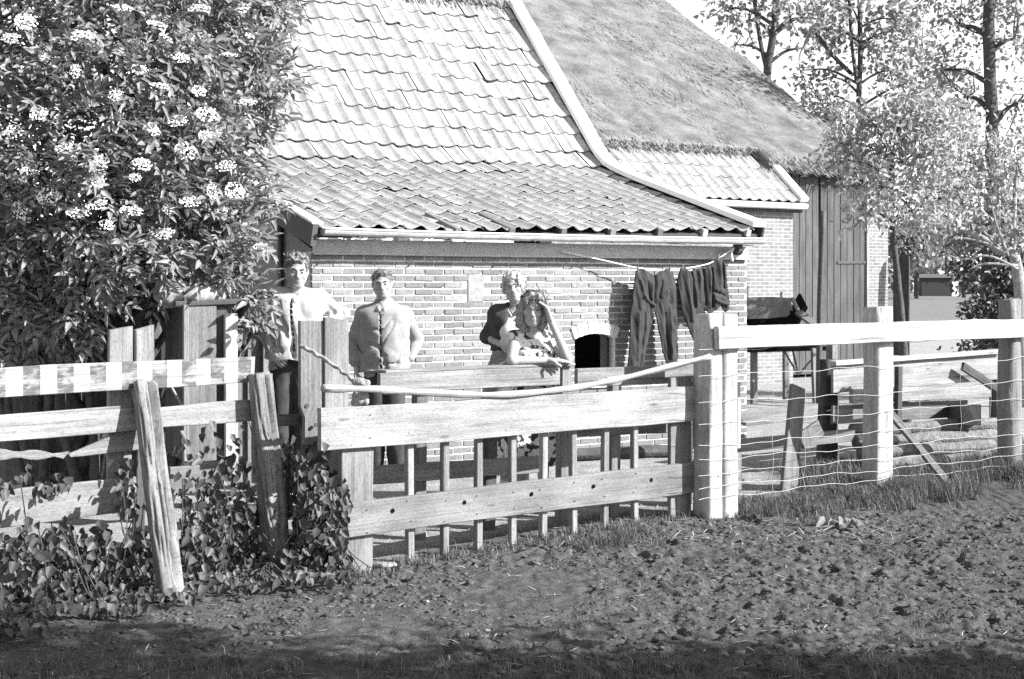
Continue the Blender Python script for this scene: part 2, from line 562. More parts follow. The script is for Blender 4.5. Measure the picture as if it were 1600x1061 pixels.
M['hair_fair'] = mottle('hair_fair', 0.22, 0.5, 60, 4, 0.5, 0.9, 90, 0.006, spec=0.5)
M['hair_brown'] = mottle('hair_brown', 0.06, 0.2, 60, 4, 0.45, 0.9, 90, 0.006, spec=0.5)
M['hair_curl'] = mottle('hair_curl', 0.10, 0.34, 60, 4, 0.45, 0.9, 90, 0.006, spec=0.5)
M['hair_dark'] = mottle('hair_dark', 0.03, 0.10, 60, 4, 0.5, 0.9, 90, 0.006, spec=0.5)
M['eye'] = mottle('eye', 0.03, 0.06, 20, 2, 0.25, 0.0, spec=0.5)
M['lip'] = mottle('lip', 0.16, 0.2, 20, 2, 0.5, 0.0)
M['button'] = mottle('button', 0.06, 0.09, 20, 2, 0.4, 0.0)
M['elder_leaf'] = leafmat('elder_leaf', 0.13, 0.38, 0.34, 0.55, 0.35)
M['ivy_leaf'] = leafmat('ivy_leaf', 0.03, 0.10, 0.15, 0.5, 0.35)
M['pale_leaf'] = leafmat('pale_leaf', 0.24, 0.55, 0.40, 0.55, 0.3)
M['mid_leaf'] = leafmat('mid_leaf', 0.14, 0.36, 0.42, 0.55, 0.3)
M['dark_leaf'] = leafmat('dark_leaf', 0.03, 0.08, 0.15, 0.5)
M['blossom'] = mottle('blossom', 0.72, 0.88, 60, 3, 0.8, 0.3)
M['grass'] = leafmat('grass', 0.06, 0.20, 0.25, 0.6, 0.2)
M['straw'] = mottle('straw', 0.3, 0.55, 30, 3, 0.7, 0.2)

# ================================================================== GROUND
def fence_y(x):
    x = np.asarray(x, float)
    return np.where(x < -1.09, 8.65 + (x + 1.55) * 1.0 , np.where(x < 1.31, 8.1 + (x + 1.09) * 0.875, 10.2 + 0.72 * (x - 1.46)))

def ground_z(x, y):
    x = np.asarray(x, float); y = np.asarray(y, float)
    z0 = np.zeros_like(x)
    soil = smooth01((fence_y(x) - y + 0.35) / 0.5)
    far = smooth01((y - 14) / 10)
    p = lambda k: np.stack([x * k, y * k, z0], -1)
    q = 0.022 * vnoise(p(0.9), 3) * (1 - far)
    sharp = lambda n: np.sign(n) * np.abs(n) ** 0.6
    clod = 0.006 * vnoise(p(5.0), 4) + 0.008 * sharp(vnoise(p(14.0), 5)) + 0.007 * sharp(vnoise(p(24.0), 6)) + 0.009 * sharp(vnoise(p(37.0), 7))
    clod = clod - 0.022 * smooth01((vnoise(p(10.0), 8) - 0.25) / 0.25)          # hoof prints
    worn = smooth01((vnoise(p(0.55), 9) + 0.9) / 0.7)
    lane = smooth01((x + 1.2 + (y - 7.5) * 0.5) / 0.8)                        # the left part is trodden flatter
    bank = -0.03 * smooth01((9.2 - y) / 1.5)
    return q + soil * clod * (0.5 + 0.5 * worn) * (0.55 + 0.45 * lane) + (1 - soil) * 0.01 * vnoise(p(6.0), 12) * (1 - far) + bank

def gz(x, y):
    return float(ground_z(np.array([x]), np.array([y]))[0])

def graded(lo, hi, fine, out_lo, out_hi, grow=1.16):
    c = list(np.arange(lo, hi, fine)); st = fine; a = c[-1]
    while a < out_hi: st *= grow; a += st; c.append(a)
    st = fine; a = lo; pre = []
    while a > out_lo: st *= grow; a -= st; pre.append(a)
    return np.array(pre[::-1] + c)
gx = graded(-3.1, 4.3, 0.0135, -900, 900)
gy = graded(5.5, 10.4, 0.0135, -60, 1400)
GX, GY = np.meshgrid(gx, gy, indexing='ij')
GZ = ground_z(GX.ravel(), GY.ravel())
nx, ny = len(gx), len(gy)
ii = (np.arange(nx - 1)[:, None] * ny + np.arange(ny - 1)[None, :]).ravel()
GF = np.stack([ii, ii + ny, ii + ny + 1, ii + 1], 1)

t = NT('ground_mat')
zat = t.new('ShaderNodeAttribute', attribute_name='zone')
v = t.coord(rand=False)
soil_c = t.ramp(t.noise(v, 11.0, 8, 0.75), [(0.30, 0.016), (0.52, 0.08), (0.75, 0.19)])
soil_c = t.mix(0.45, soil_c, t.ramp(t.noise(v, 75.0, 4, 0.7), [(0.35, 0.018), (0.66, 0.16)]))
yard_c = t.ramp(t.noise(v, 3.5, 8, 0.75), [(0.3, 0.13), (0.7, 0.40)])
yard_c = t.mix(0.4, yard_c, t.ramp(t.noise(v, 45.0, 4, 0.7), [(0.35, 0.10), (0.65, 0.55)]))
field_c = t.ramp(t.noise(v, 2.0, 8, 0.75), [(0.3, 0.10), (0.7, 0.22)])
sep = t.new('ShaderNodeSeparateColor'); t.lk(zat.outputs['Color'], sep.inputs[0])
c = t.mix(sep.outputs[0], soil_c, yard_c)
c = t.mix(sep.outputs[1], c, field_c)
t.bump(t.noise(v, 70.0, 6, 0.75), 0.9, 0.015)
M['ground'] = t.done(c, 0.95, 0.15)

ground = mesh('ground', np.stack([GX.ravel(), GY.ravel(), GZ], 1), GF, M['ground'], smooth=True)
tag(ground, 'trodden farm soil, pale yard and meadow beyond', kind='structure')
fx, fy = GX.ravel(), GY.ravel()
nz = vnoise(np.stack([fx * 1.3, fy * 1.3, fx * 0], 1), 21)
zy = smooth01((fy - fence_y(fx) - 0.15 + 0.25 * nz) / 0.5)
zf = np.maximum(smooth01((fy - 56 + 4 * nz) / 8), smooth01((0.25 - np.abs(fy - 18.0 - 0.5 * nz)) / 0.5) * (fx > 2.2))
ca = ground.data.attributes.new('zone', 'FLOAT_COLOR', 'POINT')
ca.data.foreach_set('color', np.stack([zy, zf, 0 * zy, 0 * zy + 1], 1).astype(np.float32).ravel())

# ================================================================== FARMHOUSE
HD = V3(0.8412, 0.5407, 0); HN = V3(-0.5407, 0.8412, 0); UP = V3(0, 0, 1)
H0 = V3(-1.727, 12.3, 0)
def hw(t, s, z):
    return H0 + HD * t + HN * s + UP * z
def house_frame(o):                       # local x along the wall, y into the house
    m = Matrix.Identity(4)
    for i in range(3):
        m[i][0] = HD[i]; m[i][1] = HN[i]; m[i][2] = UP[i]; m[i][3] = o[i]
    return m
def wall_pt(px, py, s):
    """point on the plane s metres behind the front wall that is seen at a photo pixel"""
    r = (px - 800) / FPX
    a = H0 + HN * s
    tt = (r * a[1] - a[0]) / (HD[0] - r * HD[1])
    p = a + HD * tt
    return V3(p[0], p[1], EYE - (py - HOR) / FPX * p[1])
def proj(p):
    return np.array([800 + FPX * p[0] / p[1], HOR - FPX * (p[2] - EYE) / p[1]])

house = thing('farmhouse', 'low brick farmhouse with a large pantile roof behind the washing line', 'house', hw(2.5, 1.0, 0))
WALL_L, WALL_TOP = 5.0, 1.93
HT0, HT1, HZ0, HZ1 = 2.78, 3.27, 0.68, 1.115       # hatch opening
MR = 0.009                                          # mortar recess
def quadbox(pts8):
    F = [[0,3,2,1],[4,5,6,7],[0,1,5,4],[1,2,6,5],[2,3,7,6],[3,0,4,7]]
    return pts8, F, [(p[0] + p[1], p[2]) for p in pts8]
def hbox(t0, t1, s0, s1, z0, z1):
    return quadbox([hw(t0,s0,z0),hw(t1,s0,z0),hw(t1,s1,z0),hw(t0,s1,z0),hw(t0,s0,z1),hw(t1,s0,z1),hw(t1,s1,z1),hw(t0,s1,z1)])
a = Acc()
a.add(hbox(0.0, HT0, MR, 0.22, -0.1, WALL_TOP)).add(hbox(HT1, WALL_L, MR, 0.22, -0.1, WALL_TOP))
a.add(hbox(HT0, HT1, MR, 0.22, -0.1, HZ0)).add(hbox(HT0, HT1, MR, 0.22, HZ1 + 0.06, WALL_TOP))
front_wall = a.obj('front_wall', M['mortar'], house)

BL, BH, CJ = 0.188, 0.0455, 0.0155
brick_me = []
for k in range(7):
    r = np.random.default_rng(k)
    V, F, U = box((0, 0, 0), (BL, 0.05, BH))
    V = np.array(V) + r.normal(0, 0.0016, (8, 3)) * np.array([1, 1.0, 1])
    brick_me.append(mesh_data('brick', V, F, M['brick']))
brick_half = mesh_data('brick', np.array(box((0, 0, 0), (BL/2 - 0.006, 0.05, BH))[0]), box((0,0,0),(1,1,1))[1], M['brick'])
spots = []
rows = int(WALL_TOP / (BH + CJ)) + 1
for j in range(rows):
    z = -0.03 + j * (BH + CJ)
    if z + BH > WALL_TOP: break
    tt = 0.0 if j % 2 == 0 else -(BL + CJ) / 2
    while tt < WALL_L - 0.03:
        t0, t1 = max(tt, 0), min(tt + BL, WALL_L)
        segs = [(t0, t1)]
        if HZ0 - 0.02 < z + BH / 2 < HZ1 + 0.13:
            lo, hi = (HT0, HT1) if z + BH / 2 < HZ1 - 0.02 else (HT0 - 0.03, HT1 + 0.03)
            new = []
            for p, q in segs:
                if q <= lo or p >= hi: new.append((p, q))
                else:
                    if p < lo - 0.03: new.append((p, lo - 0.004))
                    if q > hi + 0.03: new.append((hi + 0.004, q))
            segs = new
        for p, q in segs:
            if 1.57 < (p + q) / 2 < 1.745 and 1.49 < z + BH / 2 < 1.73: continue      # plaster patch
            if q - p > 0.025: spots.append((p, q - p, z))
        tt += BL + CJ
cand = []
for (p, ln, z) in spots:
    w = hw(p + ln / 2, 0, z + BH / 2); xy = proj(w)
    vis = (xy[1] < 600) and 488 < xy[0] < 1170
    cand.append((ln * BH / w[1] ** 2 * (1.0 if vis else 0.01)))
order = np.argsort(-np.array(cand))
rest = Acc()
for rank, i in enumerate(order):
    p, ln, z = spots[i]
    r = random.Random(int(i))
    proud = r.uniform(-0.004, 0.004)
    if rank < 300:
        me = brick_me[r.randrange(7)]
        S = Matrix.Diagonal((ln / BL, 1, 1, 1))
        link(bpy.data.objects.new('brick', me), front_wall, house_frame(hw(p, -proud, z)) @ Matrix.Rotation(r.uniform(-.008, .008), 4, 'Y') @ S)
    else:
        rest.add(hbox(p, p + ln, -proud, 0.04, z, z + BH + r.uniform(-.001, .001)))
tag(rest.obj('brickwork', M['brick'], front_wall), kind='stuff')
# top soldier row under the frieze, plaster patch, arch over the hatch
mesh('plaster_patch', *hbox(1.573, 1.743, -0.003, 0.03, 1.485, 1.735)[:2], M['plaster'], house)
arch = mesh('hatch_arch', *hbox(HT0, HT1, 0.02, 0.15, HZ1 + 0.05, HZ1 + 0.075)[:2], M['mortar'], house)
nv = 9
for k in range(nv):
    u = (k + 0.5) / nv * 2 - 1
    ang = u * 0.42
    R_ = 0.62
    tc = (HT0 + HT1) / 2 + math.sin(ang) * R_
    zc = HZ1 - 0.005 + (math.cos(ang) - math.cos(0.42)) * R_
    V = []
    for (du, dz) in ((-0.025, 0.0), (0.025, 0.0), (0.027, 0.115 + 0.01 * math.sin(k * 7)), (-0.027, 0.115 + 0.01 * math.sin(k * 7))):
        x = tc + du * math.cos(ang) + dz * math.sin(ang); z = zc - du * math.sin(ang) + dz * math.cos(ang)
        V.append((x, z))
    pts = [hw(x, -0.012 - 0.004 * (k % 2), z) for x, z in V] + [hw(x, 0.16, z) for x, z in V]
    mesh('arch_brick', pts, [[0,1,2,3],[4,7,6,5],[0,4,5,1],[1,5,6,2],[2,6,7,3],[3,7,4,0]], M['arch_plaster'], arch)
hatch = mesh('hatch', *hbox(HT0 - 0.4, HT1 + 0.4, 0.7, 0.72, HZ0 - 0.5, HZ1 + 0.4)[:2], M['dark'], house)  # near-black sheet behind the opening paints in the shade of the recess
mesh('hatch_frame', *hbox(HT1 - 0.10, HT1 - 0.065, 0.06, 0.12, HZ0, HZ1 + 0.05)[:2], M['grey_wood'], hatch)
mesh('hatch_door', *hbox(HT1 - 0.065, HT1 - 0.002, 0.10, 0.14, HZ0, HZ1 + 0.05)[:2], M['dark_wood'], hatch)
mesh('sill', *hbox(HT0 - 0.03, HT1 + 0.03, -0.03, 0.12, HZ0 - 0.045, HZ0 - 0.002)[:2], M['arch_plaster'], hatch)
# side wall in shade, gable boards
side_wall = mesh('side_wall', *quadbox([hw(-0.0,0.012,-0.1),hw(0.2,0.23,-0.1),hw(0.2,6,-0.1),hw(-0.0,6,-0.1),hw(-0.0,0.012,1.95),hw(0.2,0.23,1.95),hw(0.2,6,4.0),hw(-0.0,6,4.0)])[:2], M['brick'], house)
mesh('corner_board', *plank(hw(-0.05, 0.75, 0), hw(-0.05, 0.75, 2.2), 0.32, 0.03, -HD)[:2], M['grey_wood'], house)
# frieze, gutter, rafters
mesh('frieze_board', *plank(hw(0.0, -0.016, 1.975), hw(WALL_L, -0.016, 1.975), 0.125, 0.026, -HN, 16)[:2], M['paint_grey'], house,
     uv=plank(hw(0.0, -0.016, 1.975), hw(WALL_L, -0.016, 1.975), 0.125, 0.026, -HN, 16)[2])
mesh('frieze_bead', *plank(hw(0.0, -0.036, 1.912), hw(WALL_L, -0.036, 1.912), 0.022, 0.024, -HN, 16)[:2], M['paint_grey'], house)
gV, gF = [], []
R0, R1 = 0.058, 0.053
NS = 28
for i in range(NS + 1):
    tt = -0.03 + (4.98 + 0.03) * i / NS
    zc = 2.115 - 0.012 * math.sin(math.pi * i / NS) + 0.003 * math.sin(i * 2.1)
    for rr in (R0, R1):
        for k in range(9):
            an = math.pi + math.pi * k / 8
            gV.append(hw(tt, -0.27 + math.cos(an) * rr, zc + math.sin(an) * rr))
for i in range(NS):
    b0, b1 = i * 18, (i + 1) * 18
    for k in range(8):
        gF.append([b0+k, b0+k+1, b1+k+1, b1+k]); gF.append([b0+9+k+1, b0+9+k, b1+9+k, b1+9+k+1])
    gF.append([b0, b1, b1+9, b0+9]); gF.append([b0+8, b0+17, b1+17, b1+8])
for e in (0, NS * 18):
    gF.append([e + k for k in range(9)])
mesh('sun_block_board', *plank(hw(0.0, -0.12, 2.075), hw(WALL_L, -0.12, 2.075), 0.20, 0.018, UP, 10)[:2], M['paint_grey'], house)  # added board that stops sun leaking through onto the frieze
gutter = mesh('gutter', gV, gF, M['zinc'], house, smooth=False)
mesh('gutter_lip', *tube([hw(-0.03 + 5.01 * i / 20, -0.33, 2.117 - 0.012 * math.sin(math.pi * i / 20)) for i in range(21)], 0.009, 6)[:2], M['white_paint'], gutter)  # white tone on the lip stands in for sunlight catching the zinc
for k in range(6):
    tt = 0.3 + k * 0.9
    mesh('gutter_bracket', *plank(hw(tt, -0.02, 2.06), hw(tt, -0.32, 2.045), 0.02, 0.008, UP, 3)[:2], M['iron'], gutter)
for k in range(9):
    tt = 0.15 + k * 0.58
    mesh('rafter', *plank(hw(tt, -0.26, 2.09 + 0.017 * tt), hw(tt, 0.3, 2.26 + 0.017 * tt), 0.06, 0.07, UP, 3)[:2], M['white_wood'] if k > 6 else M['grey_wood'], house)
# roof: a curved profile, then one pantile after the other
prof = np.array(spline([V3(-0.0, 0, 0), V3(1.2, 0.36, 0), V3(2.3, 0.70, 0), V3(2.72, 0.90, 0), V3(3.1, 1.30, 0), V3(3.9, 2.20, 0), V3(4.75, 3.16, 0), V3(7.2, 5.9, 0)], 14))[:, :2]
plen = np.concatenate([[0], np.cumsum(np.linalg.norm(np.diff(prof, axis=0), axis=1))])
def roof_at(l):
    s = np.interp(l, plen, prof[:, 0]); z = np.interp(l, plen, prof[:, 1])
    s2 = np.interp(l + 0.25, plen, prof[:, 0]); z2 = np.interp(l + 0.25, plen, prof[:, 1])
    return s, z, math.atan2(z2 - z, s2 - s)
def eave_z(t): return 2.125 + 0.0175 * t
RT0, RT1, NCOL, EXPO = -0.06, 4.86, 24, 0.306
CW = (RT1 - RT0) / NCOL
NROW = 19
us = [0, .10, .2, .325, .45, .55, .65, .74, .83, .92, 1.0, 1.08]
def tprof(u):
    u2 = u % 1.0
    return -0.021 * math.sin(math.pi * u2 / 0.65) if u2 < 0.65 else 0.017 * math.sin(math.pi * (u2 - 0.65) / 0.35)
def tile_geo(W, L, lift=0.019, th=0.013):
    V, F = [], []
    n = len(us)
    for y in (0, L):
        for u in us: V.append((u * W, y, tprof(u) * W / 0.205 + lift * (1 - y / L)))
    for u in us: V.append((u * W, 0.002, tprof(u) * W / 0.205 + lift - th))
    for i in range(n - 1):
        F.append([i, i + 1, n + i + 1, n + i]); F.append([2 * n + i, 2 * n + i + 1, i + 1, i])
    return np.array(V), F
tV, tF = tile_geo(CW, 0.37)
tile_me = []
for k in range(4):
    r = np.random.default_rng(k + 40)
    tile_me.append(mesh_data('roof_tile', tV + r.normal(0, 0.0012, tV.shape), tF, M['tile'], smooth=False))
def slope_matrix(o, ang, yaw=0.0):
    e1 = HD; e2 = HN * math.cos(ang) + UP * math.sin(ang); e3 = np.cross(e1, e2)
    m = Matrix.Identity(4)
    for i in range(3):
        m[i][0] = e1[i]; m[i][1] = e2[i]; m[i][2] = e3[i]; m[i][3] = o[i]
    return m @ Matrix.Rotation(yaw, 4, 'Z')
uV, uF = [], []
NP = 30
for i in range(NP + 1):
    s, z, an = roof_at(i / NP * (NROW * EXPO + 0.1))
    for tt in (RT0 - 0.02, RT1 + 0.1):
        for dz in (-0.045, -0.085):
            uV.append(hw(tt, -0.22 + s, eave_z(tt) + z + dz))
for i in range(NP):
    b = i * 4
    uF += [[b, b+2, b+6, b+4], [b+1, b+5, b+7, b+3], [b, b+4, b+5, b+1], [b+2, b+3, b+7, b+6]]
uF += [[0, 1, 3, 2]]
tile_roof = mesh('tile_roof', uV, uF, M['dark_wood'], house)
cand = []
for j in range(NROW):
    s, z, an = roof_at(j * EXPO)
    for i in range(NCOL):
        tt = RT0 + i * CW
        r = random.Random(i * 97 + j * 13)
        sag = 0.012 * math.sin(i * 0.7 + j * 0.3) + r.uniform(-.003, .003)
        o = hw(tt + r.uniform(-.004, .004), -0.25 + s + r.gauss(0, .008) - (.04 if r.random() < .006 else 0), eave_z(tt) + z + sag)
        mt = slope_matrix(o, an - 0.02 + r.gauss(0, .006), r.gauss(0, .011))
        a0, a1, a2 = [proj(np.array(mt @ Vector(c))) for c in ((0, 0, 0), (CW, 0, 0), (0, EXPO, 0))]
        area = abs((a1 - a0)[0] * (a2 - a0)[1] - (a1 - a0)[1] * (a2 - a0)[0])
        if a0[0] < 425 or a0[1] < 5: area *= 0.01
        cand.append((area, mt, r.randrange(4)))
cand.sort(key=lambda c: -c[0])
rv, rf, base = [], [], 0
for k, (ar, mt, vi) in enumerate(cand):
    if k < 300:
        link(bpy.data.objects.new('roof_tile', tile_me[vi]), tile_roof, mt)
    else:
        W = np.array(mt)
        rv.append(tV @ W[:3, :3].T + W[:3, 3]); rf += [[q + base for q in f] for f in tF]; base += len(tV)
tag(mesh('roof_tiles', np.vstack(rv), rf, M['tile'], tile_roof), kind='stuff')
# white verge strip on the tile edge, dark verge board on the far-left edge
def verge(name, t0, t1, top, bot, mat, lmax, parent):
    V, F = [], []
    n = 34
    for i in range(n + 1):
        s, z, an = roof_at(i / n * lmax)
        s2, z2 = s - 0.27 - math.sin(an) * 0, eave_z(t0) + z
        wob = 0.006 * math.sin(i * 1.3)
        for tt, dz in ((t0 + wob, top), (t1 + wob, top), (t1, bot), (t0, bot)):
            V.append(hw(tt, s2 - math.sin(an) * dz, z2 + math.cos(an) * dz))
    for i in range(n):
        b = i * 4
        for k in range(4): F.append([b + k, b + (k + 1) % 4, b + 4 + (k + 1) % 4, b + 4 + k])
    F += [[0, 3, 2, 1], [n*4, n*4+1, n*4+2, n*4+3]]
    return mesh(name, V, F, mat, parent)
verge('verge_board', 4.83, 5.01, 0.085, 0.03, M['white_paint'], NROW * EXPO + 0.05, house)
verge('verge_board', 4.97, 5.00, 0.029, -0.12, M['paint_dark'], NROW * EXPO + 0.05, house)
verge('verge_board', -0.12, -0.07, 0.03, -0.16, M['dark_wood'], NROW * EXPO, house)
verge('verge_cap', -0.13, -0.03, 0.05, 0.032, M['white_paint'], NROW * EXPO, house)
# flashing and thatch above the tiles
s, z, an = roof_at(NROW * EXPO + 0.02)
mesh('flashing', *plank(hw(RT0, -0.25 + s, eave_z(RT0) + z + 0.05), hw(RT1 + 0.1, -0.25 + s, eave_z(RT1) + z + 0.05), 0.07, 0.03, HN * -math.sin(an) + UP * math.cos(an), 14)[:2], M['white_paint'], house)
# ---- thatch helper: a thick slab over a profile, lumpy, with a ragged straw fringe
t = NT('thatch')
v = t.coord('UV', (60, 9.0, 1), rand=False)
n1 = t.noise(v, 1.0, 6, 0.7)
c = t.ramp(n1, [(0.28, 0.04), (0.5, 0.16), (0.74, 0.34)])
n2 = t.noise(t.coord('UV', (1.0, 1.0, 1), rand=False), 1.6, 5, 0.65)
c = t.mix(0.5, c, t.ramp(n2, [(0.38, 0.06), (0.64, 0.28)]))
t.bump(n1, 0.9, 0.03)
M['thatch'] = t.done(c, 0.95, 0.1)

def thatch_slab(name, frame, prof_pts, t0, t1, thick, mat, parent, nt=60, ends=(1, 1), seed=5, eave=None):
    P = np.array(spline([V3(a, b, 0) for a, b in prof_pts], 10))[:, :2]
    V, F, U = [], [], []
    m = len(P); L = np.concatenate([[0], np.cumsum(np.linalg.norm(np.diff(P, axis=0), axis=1))])
    for i in range(nt + 1):
        tt = t0 + (t1 - t0) * i / nt
        edge = min(i if ends[0] else 9e9, (nt - i) if ends[1] else 9e9) / nt * (t1 - t0)
        rnd = -0.10 * max(0, 1 - edge / 0.35) ** 2
        for j in range(m):
            dz = 0.05 * vnoise(np.array([[tt * 1.4, P[j, 0] * 0.9, seed]]), seed)[0] + 0.03 * vnoise(np.array([[tt * 6, P[j, 0] * 2.2, seed]]), seed + 1)[0] + rnd
            ds = 0
            if j == 0: dz -= 0.07; ds = 0.03 * vnoise(np.array([[tt * 9, 1, seed]]), 3)[0]
            sj, zj = P[j]
            if eave: sj = eave(tt) + (P[j, 0] - P[0, 0]) * (P[-1, 0] - eave(tt)) / (P[-1, 0] - P[0, 0]); zj = np.interp(sj, P[:, 0], P[:, 1])
            V.append(frame(tt, sj + ds, zj + dz)); U.append((tt, P[j, 0] * 1.25))
        for j in range(m):
            sj, zj = P[j]
            if eave: sj = eave(tt) + (P[j, 0] - P[0, 0]) * (P[-1, 0] - eave(tt)) / (P[-1, 0] - P[0, 0]); zj = np.interp(sj, P[:, 0], P[:, 1])
            V.append(frame(tt, sj + (0.1 if j == 0 else 0.18), zj - thick + (0.03 * math.sin(tt * 23) if j == 0 else 0))); U.append((tt, L[j] + 3))
    w = 2 * m
    for i in range(nt):
        a0, b0 = i * w, (i + 1) * w
        for j in range(m - 1):
            F.append([a0+j, b0+j, b0+j+1, a0+j+1]); F.append([a0+m+j, a0+m+j+1, b0+m+j+1, b0+m+j])
        F.append([a0, a0+m, b0+m, b0]); F.append([a0+m-1, b0+m-1, b0+w-1, a0+w-1])
    for e in (0, nt * w):
        for j in range(m - 1):
            F.append([e+j, e+j+1, e+m+j+1, e+m+j])
    o = mesh(name, V, F, mat, parent, U, True)
    # straw ends along the eave and stray straws over the face
    C, D = [], []
    for k in range(int((t1 - t0) * 90)):
        tt = RNG.uniform(t0, t1); q = RNG.uniform(0, thick * 0.8)
        e0 = eave(tt) if eave else P[0, 0]; C.append(frame(tt, e0 + 0.03, np.interp(e0, P[:, 0], P[:, 1]) - q - 0.02)); D.append(frame(RNG.normal(0, .25), -1, -0.75) - frame(0, 0, 0))
    for k in range(int((t1 - t0) * L[-1] * 90)):
        tt = RNG.uniform(t0, t1); l = RNG.uniform(0, L[-1]); ss = np.interp(l, L, P[:, 0]); ss = max(ss, eave(tt)) if eave else ss; zz = np.interp(ss, P[:, 0], P[:, 1])
        C.append(frame(tt, ss, zz - 0.01)); D.append(frame(RNG.normal(0, .2), -1, -0.55) - frame(0, 0, 0))
    C = np.array(C); D = np.array(D)
    N = np.tile(frame(0, -0.6, 0.8) - frame(0, 0, 0), (len(C), 1)) + RNG.normal(0, .3, (len(C), 3))
    LV, LF = leaf_geo(C, D, N, RNG.uniform(0.08, 0.20, len(C)), 0.016, 0.2, -.04)
    tag(mesh('straw_ends', LV, LF, M['straw_dull'], o), kind='stuff')
    return o
M['straw_dull'] = mottle('straw_dull', 0.16, 0.40, 20, 3, 0.9, 0.2)
s0, z0, an0 = roof_at(NROW * EXPO)
thatch_slab('thatch_top', lambda t, s, z: hw(t, s - 0.25, z + 2.16), [(s0 - 0.06, z0 + 0.16), (s0 + 1.0, z0 + 1.3), (s0 + 2.2, z0 + 2.5)], RT0, RT1 + 0.1, 0.2, M['thatch'], house, 30)

# ================================================================== BARN
B0 = V3(4.80, 24.0, 0)
def hb(t, s, z):
    return B0 + HD * t + HN * s + UP * z
def bbox_(t0, t1, s0, s1, z0, z1):
    return quadbox([hb(t0,s0,z0),hb(t1,s0,z0),hb(t1,s1,z0),hb(t0,s1,z0),hb(t0,s0,z1),hb(t1,s0,z1),hb(t1,s1,z1),hb(t0,s1,z1)])
barn = thing('thatched_barn', 'big thatched barn with tall plank doors behind the farmhouse', 'barn', hb(0, 4, 0))
# far brickwork: courses only a few pixels high, so the material takes over
t = NT('far_brick')
tc = t.new('ShaderNodeTexCoord'); mp = t.new('ShaderNodeMapping')
mp.inputs['Rotation'].default_value = (0, 0, 0)
t.lk(tc.outputs['UV'], mp.inputs['Vector'])
bt = t.new('ShaderNodeTexBrick')
bt.inputs['Scale'].default_value = 1.0
bt.inputs['Brick Width'].default_value = 0.205; bt.inputs['Row Height'].default_value = 0.0605
bt.inputs['Mortar Size'].default_value = 0.0085; bt.inputs['Mortar Smooth'].default_value = 0.2
bt.inputs['Color1'].default_value = g4(0.13); bt.inputs['Color2'].default_value = g4(0.20); bt.inputs['Mortar'].default_value = g4(0.42)
t.lk(mp.outputs[0], bt.inputs['Vector'])
c = t.mix(0.35, bt.outputs['Color'], t.ramp(t.noise(tc.outputs['Object'], 9.0, 5), [(0.3, 0.12), (0.7, 0.34)]))
inv = t.new('ShaderNodeMath', operation='SUBTRACT'); inv.inputs[0].default_value = 1.0
t.lk(bt.outputs['Fac'], inv.inputs[1]); t.bump(inv.outputs[0], 0.7, 0.01)
M['far_brick'] = t.done(c, 0.9, 0.2)
def uvwall(name, g, org, parent, mat):
    V = np.array(g[0]); U = [((p - org) @ HD + (p - org) @ HN, p[2]) for p in V]
    return mesh(name, g[0], g[1], mat, parent, U)
uvwall('wing_wall', bbox_(-5.0, -0.08, 0, 0.3, -0.1, 2.92), B0, barn, M['far_brick'])
uvwall('wing_side_wall', bbox_(-0.38, -0.081, 0.31, 0.9, -0.1, 3.1), B0, barn, M['far_brick'])
uvwall('brick_pier', bbox_(2.46, 2.98, 0.70, 1.1, -0.1, 3.55), B0, barn, M['far_brick'])
mesh('wall_anchor', *plank(hb(-1.12, -0.01, 1.28), hb(-1.10, -0.01, 1.62), 0.035, 0.015, -HN, 3)[:2], M['iron'], barn)
mesh('wall_anchor', *plank(hb(-0.36, -0.01, 1.08), hb(-0.34, -0.01, 1.52), 0.035, 0.015, -HN, 3)[:2], M['iron'], barn)
mesh('eave_board', *plank(hb(-5, -0.06, 2.90), hb(0.04, -0.06, 2.90), 0.10, 0.10, -HN, 6)[:2], M['paint_dark'], barn)
mesh('gutter', *tube([hb(-5, -0.17, 2.96), hb(0.06, -0.17, 2.95)], 0.055, 8)[:2], M['zinc'], barn)
# tile strip
strip_ang = math.atan2(0.82, 0.95)
ub = quadbox([hb(-5,-0.1,2.96),hb(0.0,-0.1,2.96),hb(0.0,0.95,3.83),hb(-5,0.95,3.83),hb(-5,-0.1,3.0),hb(0.0,-0.1,3.0),hb(0.0,0.95,3.87),hb(-5,0.95,3.87)])
strip = mesh('tile_strip', ub[0], ub[1], M['dark_wood'], barn)
btV, btF = tile_geo(0.215, 0.36)
bt_me = mesh_data('roof_tile', btV, btF, M['tile'])
for j in range(4):
    for i in range(16):
        r = random.Random(i * 5 + j)
        l = j * 0.30
        o = hb(-0.10 - 0.215 * (i + 1) + r.uniform(-.004, .004), -0.17 + l * math.cos(strip_ang), 3.03 + l * math.sin(strip_ang))
        link(bpy.data.objects.new('roof_tile', bt_me), strip, slope_matrix(o, strip_ang + r.uniform(-.02, .02), r.uniform(-.015, .015)))
e2 = HN * math.cos(strip_ang) + UP * math.sin(strip_ang)
mesh('verge_board', *plank(hb(-0.02, -0.22, 3.06), hb(-0.02, -0.22, 3.06) + e2 * 1.45, 0.17, 0.07, np.cross(HD, e2), 5)[:2], M['white_paint'], barn)
